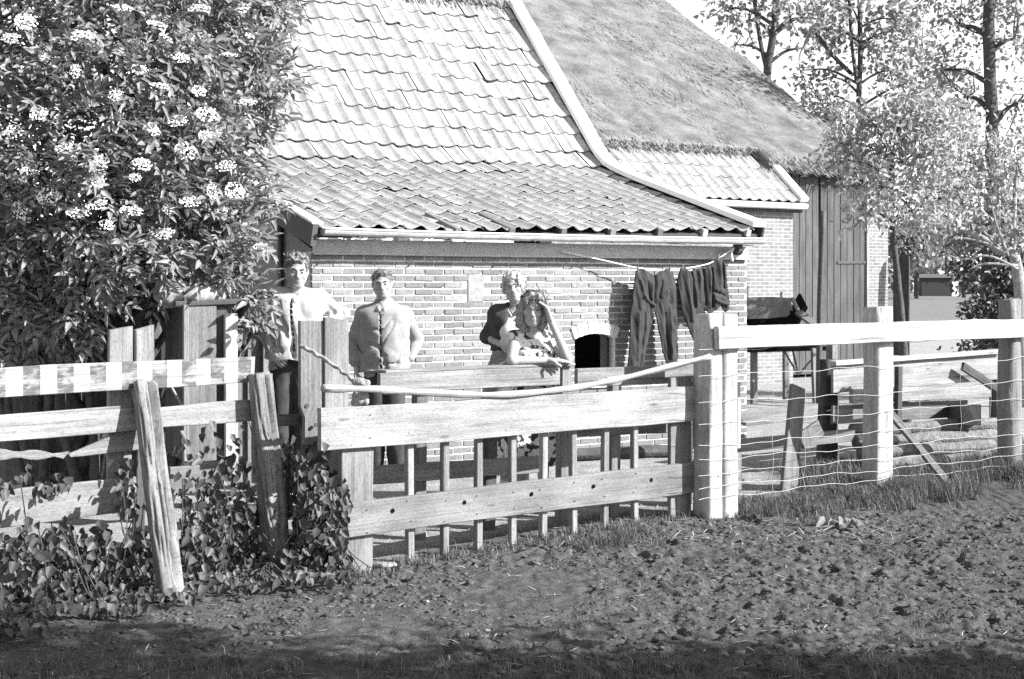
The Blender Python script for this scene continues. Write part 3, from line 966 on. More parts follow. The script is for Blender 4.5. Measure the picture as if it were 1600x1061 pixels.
# plank doors
door_s, door_t = 0.75, [0.62, 1.26, 2.45]
for (ta, tb) in ((0.62, 1.255), (1.30, 2.45)):
    leaf = mesh('barn_door', *plank(hb(ta, door_s + 0.05, 1.85), hb(tb, door_s + 0.05, 1.85), 3.55, 0.03, -HN, 2, 0)[:2], M['dark_wood'], barn)
    n = max(3, int(round((tb - ta) / 0.165))); wpl = (tb - ta) / n
    for k in range(n):
        tc_ = ta + (k + 0.5) * wpl
        g = plank(hb(tc_, door_s + RNG.uniform(-.006, .006), 0.06), hb(tc_, door_s + RNG.uniform(-.006, .006), 3.60), wpl - 0.010, 0.03, -HN, 5, 0.002)
        mesh('plank', g[0], g[1], M['door_wood'], leaf, g[2])
    if tb > 2:
        for zz in (0.8, 2.05):
            mesh('strap_hinge', *plank(hb(tb - 0.02, door_s - 0.03, zz), hb(tb - 0.75, door_s - 0.03, zz - 0.01), 0.05, 0.012, -HN, 3)[:2], M['iron'], leaf)
g = plank(hb(2.455, door_s - 0.03, 0), hb(2.455, door_s - 0.03, 3.4), 0.05, 0.05, -HN, 3)
mesh('door_post', g[0], g[1], M['white_wood'], barn, g[2])
g = plank(hb(0.5, 0.62, 3.62), hb(3.0, 0.62, 3.62), 0.10, 0.16, -HN, 4)
mesh('lintel', g[0], g[1], M['dark_wood'], barn, g[2])
g = plank(hb(3.0, 0.40, 0.35), hb(3.06, 0.45, 2.15), 0.05, 0.3, -HN + 0.4 * HD, 3)
mesh('open_door_leaf', g[0], g[1], M['paint_dark'], barn, g[2])
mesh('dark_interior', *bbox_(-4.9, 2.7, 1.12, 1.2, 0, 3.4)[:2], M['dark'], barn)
mesh('gable_wall', *quadbox([hb(2.5,1.2,0),hb(2.7,1.2,0),hb(2.7,9,0),hb(2.5,9,0),hb(2.5,1.2,3.7),hb(2.7,1.2,3.7),hb(2.7,9,8.4),hb(2.5,9,8.4)])[:2], M['brick'], barn)
thatch_slab('thatch_roof', hb, [(0.42, 3.86), (1.1, 4.22), (2.06, 4.76), (3.65, 5.86), (6.8, 7.85), (9.2, 9.3)], -8.0, 2.85, 0.30, M['thatch'], barn, 200, (1, 1), 5, lambda t: 0.42 if t > -0.22 else 0.74)

# pole standing before the barn door
g = tube(spline([at(1279, 640, 18.6), at(1281, 480, 18.65), at(1286, 330, 18.7)], 5), [0.04] * 11, 8)
o = mesh('wooden_pole', g[0], g[1], M['iron'], None, g[2], True)
tag(o, 'thin dark upright pole in front of the tall barn doors', 'pole')

# ================================================================== FAR SHED
def simple_shed(Y):
    sh = thing('far_shed', 'low dark shed at the far edge of the meadow', 'shed', V3(at(1460, 465, Y)[0], Y, 0))
    p = at(1440, 458, Y); q = at(1486, 458, Y); h = at(1440, 434, Y)[2]
    W = mesh('wall', *box((p[0], Y, -0.1), (q[0], Y + 4, h))[:2], M['dark_wood'], sh)
    x0, x1 = p[0] - 0.4, q[0] + 0.4
    mesh('roof', [(x0, Y - .3, h), (x1, Y - .3, h), (x1, Y + 2, h + .55), (x0, Y + 2, h + .55), (x1, Y + 4.3, h), (x0, Y + 4.3, h)], [[0, 1, 2, 3], [3, 2, 4, 5], [0, 3, 5], [1, 4, 2]], M['grey_wood'], sh)
    a, b = at(1487.5, 458, Y), at(1497, 440, Y)
    mesh('door', *box((a[0], Y - 0.1, 0), (b[0], Y + 0.2, b[2]))[:2], M['white_paint'], sh)
simple_shed(205)

# ================================================================== FENCES AND GATE
def line_y(px, A, B, off=0.0):
    """depth at which pixel column px meets the vertical plane through A-B moved off metres away from the camera"""
    d = unit(V3(B[0] - A[0], B[1] - A[1], 0)); nb = V3(-d[1], d[0], 0)
    ax, ay = A[0] + nb[0] * off, A[1] + nb[1] * off
    r = (px - 800) / FPX
    k = (r * ay - ax) / (d[0] - r * d[1])
    return ay + d[1] * k
def nrm_of(A, B):
    d = unit(V3(B[0] - A[0], B[1] - A[1], 0))
    return V3(d[1], -d[0], 0)
def put(name, g, mat, parent=None, smooth=False):
    return mesh(name, g[0], g[1], mat, parent, g[2], smooth)

# ---- old plank fence
FA, FB = (-2.63, 7.3), (-1.55, 8.4)
FN = nrm_of(FA, FB)
def fl(px, py, off=0.0): return at(px, py, line_y(px, FA, FB, off))
# striped barrier plank: worn paint in bands
t = NT('striped_plank')
tc = t.new('ShaderNodeTexCoord'); sx = t.new('ShaderNodeSeparateXYZ'); t.lk(tc.outputs['UV'], sx.inputs[0])
mm = t.new('ShaderNodeMath', operation='MODULO'); mm.inputs[1].default_value = 0.19; t.lk(sx.outputs[0], mm.inputs[0])
st = t.new('ShaderNodeMath', operation='GREATER_THAN'); st.inputs[1].default_value = 0.095; t.lk(mm.outputs[0], st.inputs[0])
gr = t.noise(t.coord('UV', (1.6, 80, 1)), 1.0, 5, 0.6)
lightp = t.ramp(gr, [(0.3, 0.20), (0.7, 0.40)]); darkp = t.ramp(gr, [(0.3, 0.06), (0.7, 0.13)])
c = t.mix(st.outputs[0], darkp, lightp)
wear = t.ramp(t.noise(t.coord('UV', (7, 14, 1)), 1.0, 5, 0.7), [(0.46, 0.0), (0.56, 0.85)])
c = t.mix(wear, c, t.ramp(gr, [(0.3, 0.16), (0.7, 0.34)]))
t.bump(gr, 0.5, 0.006)
M['striped'] = t.done(c, 0.85, 0.2)

fence = thing('plank_fence', 'broken old plank fence with a striped top rail beside the gate', 'fence', V3(-1.95, 8.0, 0))
p0, p1 = fl(0, 599) - V3(.7, .714, 0) * 1.9, fl(396, 577)
g = plank(p0, p1, 0.152, 0.035, FN, 16, 0.006, ragged=(0, 0.02)); put('rail', g, M['striped'], fence)
p0, p1 = fl(0, 668, .02) - V3(.7, .714, 0) * 1.9, fl(214, 653, .02)
put('rail', plank(p0, p1, 0.140, 0.03, FN, 10, 0.006, ragged=(0, .02)), M['pale_wood'], fence)
put('rail', plank(fl(248, 652, .02), fl(392, 641, .02), 0.118, 0.03, FN, 8, 0.010, ragged=(.03, .02)), M['pale_wood'], fence)
put('rail', plank(fl(428, 656, .04), fl(472, 657, .04), 0.072, 0.025, FN, 5, 0.006, ragged=(0, .04)), M['pale_wood'], fence)
put('broken_board', plank(fl(-30, 712, .05), fl(95, 712, .05), 0.06, 0.025, FN, 10, 0.02, wprof=lambda f: 0.5 + 0.6 * abs(math.sin(f * 7)), ragged=(0, .06)), M['grey_wood'], fence)
put('broken_board', plank(fl(108, 712, .05), fl(214, 684, .05), 0.14, 0.025, FN, 8, 0.006, wprof=lambda f: 0.15 + 0.85 * f, ragged=(.06, 0)), M['grey_wood'], fence)
p0, p1 = fl(0, 799, .03) - V3(.7, .714, 0) * 1.9, fl(214, 769, .03)
put('rail', plank(p0, p1, 0.190, 0.035, FN, 10, 0.008, ragged=(0, .02)), M['grey_wood'], fence)
put('rail', plank(fl(262, 753, .05), fl(345, 744, .05), 0.15, 0.03, FN, 6, 0.010, ragged=(.02, .05)), M['grey_wood'], fence)
p0, p1 = fl(0, 904, .03) - V3(.7, .714, 0) * 1.9, fl(78, 893, .03)
put('rail', plank(p0, p1, 0.175, 0.035, FN, 6, 0.006, ragged=(0, .02)), M['grey_wood'], fence)
put('upright', plank(fl(186, 790, .10), fl(187, 512, .10), 0.150, 0.03, FN, 8, 0.006, ragged=(0, .02)), M['pale_wood'], fence)
put('upright', plank(fl(226, 790, .12), fl(225, 514, .12), 0.115, 0.03, FN, 8, 0.006, ragged=(0, .03)), M['pale_wood'], fence)
put('upright', plank(fl(216, 850, .07), fl(220, 612, .07), 0.06, 0.04, FN, 6, 0.006), M['dark_wood'], fence)
EP = fl(0, 600, .08) - V3(.7, .714, 0) * 1.7
put('post', post_geo(V3(EP[0], EP[1], -.1), V3(EP[0], EP[1], 1.2), .13, .11, FN, .02, 5, 32, 20, .97, 12, .01, .02), M['old_post'], fence, True)
A0, A1 = at(268, 932, 7.50), at(224, 599, 7.86)
put('post', post_geo(A0, A1, 0.140, 0.115, FN + V3(-.25, 0, 0), 0.026, 5, 56, 40, 0.95, 3, 0.012, 0.02, (1.05, .42, .055)), M['old_post'], fence, True)
B0_, B1_ = at(434, 880, 8.40), at(407, 584, 8.36)
put('post', post_geo(B0_, B1_, 0.138, 0.115, FN + V3(-.15, 0, 0), 0.022, 5, 56, 40, 0.97, 8, 0.012, 0.02, (1.3, .16, .03)), M['old_post'], fence, True)

# ---- gate
GA, GB = (-1.09, 8.1), (1.31, 10.2)
GN = nrm_of(GA, GB); GD = unit(V3(2.4, 2.1, 0))
def gp(px, py, off=0.0): return at(px, py, line_y(px, GA, GB, off))
def gpz(px, z, off=0.0):
    Y = line_y(px, GA, GB, off); return V3((px - 800) / FPX * Y, Y, z)
gate = thing('wooden_gate', 'low wide wooden field gate of two broad boards and short pickets', 'gate', V3(0.1, 9.1, 0))
put('board', plank(gp(500, 672), gp(1086, 630), 0.245, 0.038, GN, 24, 0.008, ragged=(.012, .012)), M['gate_wood'], gate)
low = put('board', plank(gp(541, 812), gp(1088, 745), 0.215, 0.038, GN, 24, 0.008, wprof=lambda f: 0.93 + 0.09 * f, ragged=(.012, .012)), M['low_wood'], gate)
for (px, py) in ((614, 798), (726, 785), (831, 772), (928, 760), (1018, 750)):
    c0 = gp(px, py, -0.021)
    put('hole_shade_disc', tube([c0 - GN * 0.004, c0 + GN * 0.0008], 0.0135, 12), M['dark'], low)  # near-black disc on the board paints the shade inside each hole
for k in range(9):
    for (bd, z0_, z1_) in ((0, .735, .885), (1, .21, .33)):
        for zz in (z0_, z1_):
            c0 = gpz((575, 640, 694, 747, 800, 848, 896, 944, 991)[k] + RNG.uniform(-4, 4), zz + RNG.uniform(-.02, .02), -.0205)
            put('nail', tube([c0 - GN * .004, c0 + GN * .0015], .0042, 6), M['iron'], low if bd else gate)
put('stile', plank(gpz(555, -0.06, .042), gpz(557, 0.72, .042), 0.225, 0.032, GN, 8, 0.004), M['grey_wood'], gate)
put('stile', plank(gpz(1062, -0.02, .042), gpz(1062, 0.98, .042), 0.22, 0.034, GN, 8, 0.004), M['grey_wood'], gate)
for px, bot in ((640, 873), (694, 864), (747, 858), (800, 853), (848, 846), (896, 834), (944, 826), (991, 818)):
    b = gp(px, bot + 4, .046); b[2] = min(b[2], gz(b[0], b[1]) + 0.02)
    put('picket', plank(b, gpz(px + RNG.uniform(-2, 2), 0.75, .046), 0.046, 0.042, GN, 5, 0.002), M['pale_wood'], gate)

# ---- left gate post: two weathered boards nailed side by side on a stump
lp = thing('gate_post', 'wide grey gate post of two weathered boards at the hinge end', 'post', V3(-1.1, 8.5, 0))
PN = V3(0.45, -0.9, 0)
put('board', plank(at(486, 690, 8.55), at(486, 500, 8.55), 0.150, 0.045, PN, 10, 0.008, wprof=lambda f: 0.62 if f < 0.22 else 1.0, ragged=(.05, .02)), M['grey_wood'], lp)
put('board', plank(at(524, 880, 8.60), at(524, 498, 8.60), 0.148, 0.045, PN, 10, 0.006, ragged=(0, .02)), M['pale_wood'], lp)
put('stump', post_geo(at(486, 890, 8.68), at(486, 560, 8.68), 0.13, 0.12, PN, 0.01, 5, 20, 10), M['dark_wood'], lp, True)
for (px, py) in ((479, 634), (493, 664)):
    c0 = at(px, py, 8.52); put('bolt', tube([c0, c0 + PN * 0.012], 0.012, 10), M['iron'], lp)

# ---- right gate post: two squared timbers
rp = thing('gate_post', 'thick bleached gate post of two squared timbers at the latch end', 'post', V3(1.43, 10.15, 0))
RN = V3(0.50, -0.866, 0); RD = V3(0.866, 0.50, 0)
c0 = at(1106, 800, 10.15); c0[2] = -0.08
def up_to(c, z): return V3(c[0], c[1], z)
put('timber', post_geo(c0, up_to(c0, 1.43), 0.132, 0.20, RN, 0.012, 9, 32, 14, 1.0, 21, 0.004, 0.01), M['white_wood'], rp, True)
c1 = c0 + RD * 0.136
put('timber', post_geo(c1, up_to(c1, 1.425), 0.132, 0.19, RN, 0.008, 9, 32, 14, 1.0, 23, 0.004, 0.01), M['white_wood'], rp, True)

# ---- wire fence with a white top rail
WA, WB = (1.46, 10.05), (4.40, 12.25)
WN = nrm_of(WA, WB)
def wp(px, py, off=0.0): return at(px, py, line_y(px, WA, WB, off))
wf = thing('wire_fence', 'woven wire fence with a white top rail beside the gate', 'fence', V3(3.0, 11.2, 0))
put('rail', plank(wp(1120, 528, -.02), wp(1640, 511, -.02), 0.158, 0.05, WN, 24, 0.008, ragged=(.01, 0)), M['white_wood'], wf)
for (px, top, w, seed) in ((1371, 480, 0.205, 31), (1577, 468, 0.19, 37)):
    b = wp(px, 700, 0.10); b[2] = -0.1
    head = wp(px, top, 0.10)
    if seed == 31:
        put('post', post_geo(b, up_to(b, head[2]), w, 0.17, WN, 0.008, 8, 36, 18, 1.0, seed, 0.005, 0.01), M['white_wood'], wf, True)
    else:
        put('post', post_geo(b, up_to(b, head[2]), w, 0.18, WN, 0.012, 3, 36, 18, 0.92, seed, 0.008, 0.02), M['pale_wood'], wf, True)
s1 = [547, 587, 628, 664, 698, 719, 742, 762, 781]
s2 = [535, 574, 617, 646, 677, 699, 719, 737, 751]
s3 = [528, 564, 600, 628, 657, 681, 701, 716, 731]
for k in range(9):
    pts = []
    for px in np.linspace(1092, 1610, 60):
        y = np.interp(px, [1092, 1350, 1548, 1610], [s1[k], s2[k], s3[k], s3[k] - 6])
        y += 1.8 * math.sin(px * 0.045 + k * 1.3) + 1.0 * math.sin(px * 0.128 + k)
        if k == 0 and px < 1300: y += 2.5 * math.sin((px - 1092) / 208 * math.pi)
        pts.append(wp(px, y, -0.006))
    put('strand', tube(pts, 0.0019, 5), M['wire'], wf)
for px in (1147, 1208, 1258, 1309, 1438, 1501, 1548):
    pts = []
    for k in range(1, 9):
        y = np.interp(px, [1092, 1350, 1548, 1610], [s1[k], s2[k], s3[k], s3[k] - 6])
        pts.append(wp(px + 2 * math.sin(k * 2.3 + px) - (k - 4) * (0.4 if px < 1300 else -0.2), y, -0.008))
    put('stay', tube(pts, 0.0016, 5), M['wire'], wf)

# ---- long bent pole laid over the gate, twine, rag
pp = [gp(505, 607, -.10), gp(580, 608, -.06), gp(660, 613, -.03), (gp(780, 617, -.03)), gp(880, 608, -.03), gp(945, 597, -.03), gp(1010, 582, -.05), gp(1110, 557, -.22)]
P = spline(pp, 7)
put('bent_pole', tube(P, [0.021 + 0.003 * math.sin(i * 0.9) + 0.0035 * (i % 9 == 0) for i in range(len(P))], 9, wob=0.05), M['pole_wood'], None, True)
tag(bpy.data.objects['bent_pole'], 'long crooked round pole lying along the top of the gate', 'pole')
tw = [at(468, 541, 8.42), at(480, 545, 8.40), at(515, 566, 8.38), at(545, 588, 8.36), at(562, 606, 8.33)]
P = spline(tw, 8)
pl = [p + V3(0.006 * math.sin(i * 1.4), 0.006 * math.cos(i * 1.4), 0.004 * math.sin(i * 2.0)) for i, p in enumerate(P)]
tag(put('twine', tube(pl, 0.0125, 7, wob=0.2), M['rope'], None, True), 'thick twisted twine tying the bent pole to the hinge post', 'rope')
f = Field(at(548, 640, 8.33) - .08, at(580, 585, 8.33) + .08, 0.005)
f.cap(at(562, 600, 8.31), at(563, 624, 8.32), 0.030, 0.040, 0.02).cap(at(556, 605, 8.30), at(554, 630, 8.31), 0.018, 0.022, 0.01).cap(at(571, 606, 8.30), at(572, 628, 8.31), 0.014, 0.018, 0.01)
f.cap(at(553, 596, 8.31), at(573, 598, 8.30), 0.016, 0.018, 0.02).rough(0.006, 40, 3)
tag(f.obj('rag', M['rope']), 'frayed rag knotted round the bent pole', 'rag')

# ---- hurdle behind the gate (the girl leans on it)
UA, UB = (at(593, 0, 9.0)[0], 9.0), (at(895, 0, 9.9)[0], 9.9)
UN = nrm_of(UA, UB)
def up_(px, z, off=0.0):
    Y = line_y(px, UA, UB, off); return V3((px - 800) / FPX * Y, Y, z)
hu = thing('wooden_hurdle', 'low wooden hurdle of pale rails standing behind the gate', 'hurdle', V3(-0.2, 9.5, 0))
put('rail', plank(up_(592, 1.016), up_(872, 1.012), 0.125, 0.04, UN, 10, 0.004), M['pale_wood'], hu)
put('rail', plank(up_(560, 0.44, .02), up_(850, 0.41, .02), 0.115, 0.04, UN, 8, 0.004), M['grey_wood'], hu)
put('cap_rail', plank(up_(595, 1.088, .06), up_(890, 1.085, .06), 0.13, 0.018, UP, 8, 0.003), M['pale_wood'], hu)
for px, zt, m_ in ((656, 1.06, 'grey_wood'), (766, 0.92, 'dark_wood'), (882, 1.07, 'grey_wood'), (960, 0.98, 'grey_wood')):
    put('post', plank(up_(px - 4, -0.03, .07), up_(px, zt, .07), 0.085, 0.07, UN, 5, 0.004), M[m_], hu)
put('rail', plank(up_(900, 0.985, .05), up_(1085, 0.98, .05), 0.13, 0.04, UN, 6, 0.004), M['pale_wood'], hu)
put('rail', plank(up_(885, 0.65, .05), up_(1075, 0.62, .05), 0.15, 0.04, UN, 6, 0.004), M['grey_wood'], hu)
put('post', plank(up_(1062, -0.03, .1), up_(1066, 1.02, .1), 0.18, 0.08, UN, 5, 0.004), M['dark_wood'], hu)
lg = [at(870, 712, 11.6), at(960, 708, 11.8), at(1060, 704, 12.1)]
tag(put('log', tube(spline(lg, 5), 0.055, 10, wob=.06), M['bark'], None, True), 'dark round log lying on the yard behind the pickets', 'log')

# ---- clutter behind the wire fence
def stake(label, a, b, w, t_, mat, cat='plank', n=UN, name='plank'):
    o = put(name, plank(a, b, w, t_, n, 6, 0.004, ragged=(0, .01)), M[mat]); tag(o, label, cat, kind='thing'); return o
stake('leaning grey plank stuck in the grass behind the wire mesh', at(1231, 775, 11.2), at(1246, 604, 11.5), 0.155, 0.04, 'grey_wood', n=V3(.5, -.86, 0))
stake('short grey board end propped against the leaning plank', at(1250, 690, 11.6), at(1281, 668, 11.75), 0.13, 0.04, 'grey_wood', n=V3(.3, -.95, .1))
stake('narrow pale lath standing close behind the bleached gate post', at(1153, 700, 10.9), at(1153, 598, 10.9), 0.035, 0.03, 'white_wood', name='lath')
stake('stubby pale board low down behind the bleached gate post', at(1152, 765, 10.8), at(1152, 708, 10.8), 0.075, 0.03, 'pale_wood')
stake('thin diagonal batten leaning across the wire fence', at(1492, 768, 11.55), at(1386, 640, 11.95), 0.065, 0.035, 'grey_wood', n=V3(.4, -.9, .2), name='batten')
stake('pale beam top standing beside the dark pole', at(1300, 640, 13.6), at(1300, 534, 13.6), 0.085, 0.08, 'pale_wood', name='beam')
o = put('post', post_geo(at(1292, 720, 13.0), at(1296, 562, 13.0), 0.17, 0.14, V3(.3, -.95, 0), 0.01, 5, 24, 10, 0.95, 4, 0.01), M['paint_dark'], None, True)
tag(o, 'short tarred post behind the woven wire', 'post')
# pale board hurdle
VA, VB = (at(1392, 0, 13.0)[0], 13.0), (at(1556, 0, 13.9)[0], 13.9)
VN = nrm_of(VA, VB)
def vp(px, py, off=0.0): return at(px, py, line_y(px, VA, VB, off))
h2 = thing('board_hurdle', 'pale board hurdle with a broken rail behind the wire fence', 'hurdle', V3(4.0, 13.5, 0))
put('board', plank(vp(1300, 592, .06), vp(1560, 573, .06), 0.25, 0.03, VN, 10, 0.004), M['pale_wood'], h2)
put('cap_rail', plank(vp(1300, 568, .04), vp(1560, 549, .04), 0.10, 0.04, UP, 8, 0.003), M['white_wood'], h2)  # whiter wood than the boards imitates their sunlit top edge
put('rail', plank(vp(1330, 619, -.02), vp(1546, 610, -.02), 0.125, 0.05, VN, 8, 0.006, ragged=(0, .06)), M['pale_wood'], h2)
put('board', plank(vp(1300, 648, .05), vp(1510, 638, .05), 0.16, 0.03, VN, 8, 0.004), M['grey_wood'], h2)
put('post', plank(vp(1402, 700, -.06), vp(1404, 572, -.06), 0.06, 0.05, VN, 5, .004), M['dark_wood'], h2)
put('post', plank(vp(1556, 735, .1), vp(1556, 545, .1), 0.1, 0.09, VN, 5, .004), M['dark_wood'], h2)
put('brace', plank(vp(1504, 572, -.05), vp(1556, 606, -.05), 0.075, 0.03, VN, 5, .004), M['dark_wood'], h2)
stake('dark square beam with a pale sawn end under the broken rail', at(1494, 648, 13.55), at(1518, 648, 12.95), 0.17, 0.19, 'dark_wood', name='beam', n=V3(0, 0, 1), cat='beam')
for k, (y0, Y) in enumerate(((668, 13.0), (686, 12.8), (703, 12.6), (722, 12.45))):
    pts = [at(1330 + 7 * k, y0 + 5, Y - .25), at(1440, y0, Y), at(1560 - 5 * k, y0 - 6, Y + .35)]
    lab = ['topmost log of the low pile behind the wire fence', 'second log from the top of the low pile', 'third log from the top of the low pile', 'lowest log of the pile, half sunk in grass'][k]
    tag(put('log', tube(spline(pts, 6), [0.06 + .006 * math.sin(i + k) for i in range(13)], 12, wob=.07, seed=k), M['log_bark'], None, True), lab, 'log', 'logs piled behind the wire fence')
stake('long pale beam lying on the yard behind the leaning plank', at(1145, 697, 12.0), at(1330, 680, 12.6), 0.10, 0.10, 'grey_wood', name='beam', n=V3(.5, -.86, 0), cat='beam')
stake('bleached board lying flat beyond the leaning plank', at(1150, 655, 14.2), at(1290, 640, 14.9), 0.30, 0.04, 'pale_wood', n=V3(.1, -.3, 1))

# ---- hand cart under a tarpaulin
ct = thing('hand_cart', 'tipped hand cart with dark tarred sides beside the barn wall', 'cart', at(1215, 600, 19.5))
CN = V3(0.3, -0.95, 0.0)
put('upper_side', plank(at(1160, 475, 19.5), at(1236, 476, 19.7), 0.17, 0.04, CN + V3(0, 0, .35), 8, 0.012, warp=0.03), M['tarp'], ct)
put('lower_side', plank(at(1160, 489, 19.42), at(1233, 487, 19.62), 0.15, 0.04, CN + V3(0, 0, -.25), 8, 0.012, warp=0.02), M['tarp'], ct)
put('underside', plank(at(1160, 503, 19.6), at(1236, 500, 19.75), 0.1, 0.3, CN, 4, 0.004), M['dark'], ct)
put('tail_board', plank(at(1236, 505, 19.7), at(1255, 470, 19.9), 0.30, 0.04, V3(.8, -.4, .2), 4, 0.004), M['dark'], ct)
put('shaft', plank(at(1238, 466, 19.6), at(1250, 492, 19.45), 0.045, 0.04, CN, 4, 0.004), M['grey_wood'], ct)
put('shaft', plank(at(1248, 488, 19.45), at(1275, 508, 19.1), 0.12, 0.04, CN, 4, 0.006), M['grey_wood'], ct)
put('bed', plank(at(1165, 546, 19.5), at(1282, 543, 19.6), 0.06, 0.5, CN, 4, 0.004), M['dark'], ct)
for a_, b_ in (((1224, 546), (1247, 586)), ((1238, 546), (1248, 586)), ((1270, 560), (1249, 584))):
    put('strut', tube([at(a_[0], a_[1], 19.4), at(b_[0], b_[1], 19.4)], 0.014, 6), M['iron'], ct)
for (px_, Y_) in ((1178, 19.55), (1178, 20.1), (1228, 20.2)):
    q_ = at(px_, 500, Y_); put('leg', plank(V3(q_[0], q_[1], -.02), q_, .08, .07, CN, 4, .005), M['grey_wood'], ct)
put('leg', plank(at(1272, 545, 19.3), at(1276, 640, 19.0), 0.09, 0.06, CN, 4, 0.006), M['grey_wood'], ct)
# ---- board hutch with a sod top, pale screen and shed behind the fence
hut = thing('board_hutch', 'small board hutch with a rounded straw top under the elder bush', 'hutch', at(315, 700, 9.7))
KN = V3(0.42, -0.907, 0); KD = V3(0.907, 0.42, 0)
def kp(px, py, off=0.0):
    Y = line_y(px, (at(290, 0, 9.5)[0], 9.5), (at(290, 0, 9.5)[0] + .907, 9.92), off); return at(px, py, Y)
put('front_board', plank(kp(313, 720), kp(313, 478), 0.215, 0.03, KN, 6, .004), M['grey_wood'], hut)
put('front_board', plank(kp(343, 720, .03), kp(343, 480, .03), 0.085, 0.03, KN, 6, .004), M['dark_wood'], hut)
put('corner_post', plank(kp(290, 720, -.02), kp(290, 476, -.02), 0.035, 0.04, KN, 6, .003), M['pale_wood'], hut)
put('white_post', plank(kp(361, 720, -.02), kp(361, 490, -.02), 0.085, 0.05, KN, 6, .006), M['white_wood'], hut)
put('side_board', plank(kp(288, 720) + V3(-.12, .28, 0), kp(288, 455) + V3(-.12, .28, 0), 0.62, 0.03, -KD, 6, .004), M['dark_wood'], hut)  # dark wood tone paints in the shade of the left-facing side
put('roof_board', plank(kp(262, 474, .25), kp(372, 470, .25), 0.55, 0.035, UP, 6, .004), M['dark_wood'], hut)
f = Field(kp(245, 490, .1) - V3(.2, .4, .1), kp(375, 420, .3) + V3(.2, .5, .15), 0.012)
f.ell(kp(300, 462, .22), (0.22, 0.26, 0.085), 0.04, R=None).ell(kp(268, 462, .25), (0.12, 0.24, 0.07), 0.05).rough(0.02, 9, 4, 3)
f.obj('straw_top', M['straw_dull'], hut)
scr = thing('board_screen', 'pale upright board screen behind the curly haired man', 'screen', at(420, 700, 11.1))
for k, px in enumerate((374, 398, 422, 446, 470)):
    put('board', plank(at(px, 760, 11.1 + .02 * (k % 2)), at(px, 496 - 4 * (k % 2), 11.1 + .02 * (k % 2)), 0.118, 0.025, V3(.4, -.9, 0), 6, .004, ragged=(0, .02)), M['pale_wood'], scr)
put('rail', plank(at(366, 560, 11.16), at(480, 560, 11.16), 0.08, 0.04, V3(.4, -.9, 0)), M['grey_wood'], scr)
shd = thing('board_shed', 'shaded upright board shed wall under the elder bush', 'shed', at(80, 700, 10.6))
for k in range(13):
    px = -60 + k * 25
    put('board', plank(at(px, 760, 10.55 + .012 * (k % 3)), at(px, 350, 10.55 + .012 * (k % 3)), 0.113, 0.025, V3(.25, -.97, 0), 5, .003), M['grey_wood'], shd)
put('rail', plank(at(-60, 500, 10.62), at(250, 500, 10.62), 0.1, 0.05, V3(.25, -.97, 0)), M['dark_wood'], shd)
stake('thin pale stick leaning in the gap under the striped rail', fl(298, 660, .35), fl(267, 604, .35), 0.014, 0.014, 'white_wood', name='stick')

# ---- bits lying on the ground
for k, (px, py, sx_, lab) in enumerate(((600, 878, .055, 'white flat stone at the foot of the gate stile'), (668, 934, .010, 'small pale pebble on the trodden soil in front of the gate'),
                                      (762, 976, .013, 'pale sliver of stone far in front of the gate'), (1105, 842, .012, 'pale pebble in the soil below the bleached gate post'))):
    b = at(px, py, EYE * FPX / (py - HOR)); b[2] = gz(b[0], b[1]) + 0.008
    f = Field(b - .1, b + .1, 0.006)
    f.ell(b, (sx_ * 1.5, sx_, max(.007, sx_ * .3)), 0.01).rough(0.003, 40, k)
    tag(f.obj('stone', M['stone']), lab, 'stone')

# ================================================================== WASHING LINE
cl = [wall_pt(878, 393, -0.06), wall_pt(940, 406, -0.12), wall_pt(1000, 419, -0.17), wall_pt(1050, 421, -0.17), wall_pt(1100, 414, -0.17), wall_pt(1122, 404, -0.17), wall_pt(1146, 388, -0.17)]
line = put('washing_line', tube(spline(cl, 5), 0.0062, 6), M['white_paint'], None)
tag(line, 'white washing line strung along the brick wall under the gutter', 'washing line')
k0 = wall_pt(1147, 387, -0.17)
kb = thing('line_bracket', 'dark iron bracket with a pulley holding the washing line', 'bracket', k0)
put('arm', tube([wall_pt(1150, 392, 0.0), wall_pt(1152, 390, -0.2)], 0.016, 8), M['iron'], kb)
put('pulley', tube([k0 + HD * 0.02 + V3(0, 0, -.02), k0 + HD * 0.075 + V3(0, 0, -.02)], 0.06, 14), M['iron'], kb)
put('knot', tube(spline([k0, k0 + V3(-.03, -.02, -.05), k0 + V3(-.02, -.02, -.14)], 4), 0.012, 6), M['white_paint'], kb)

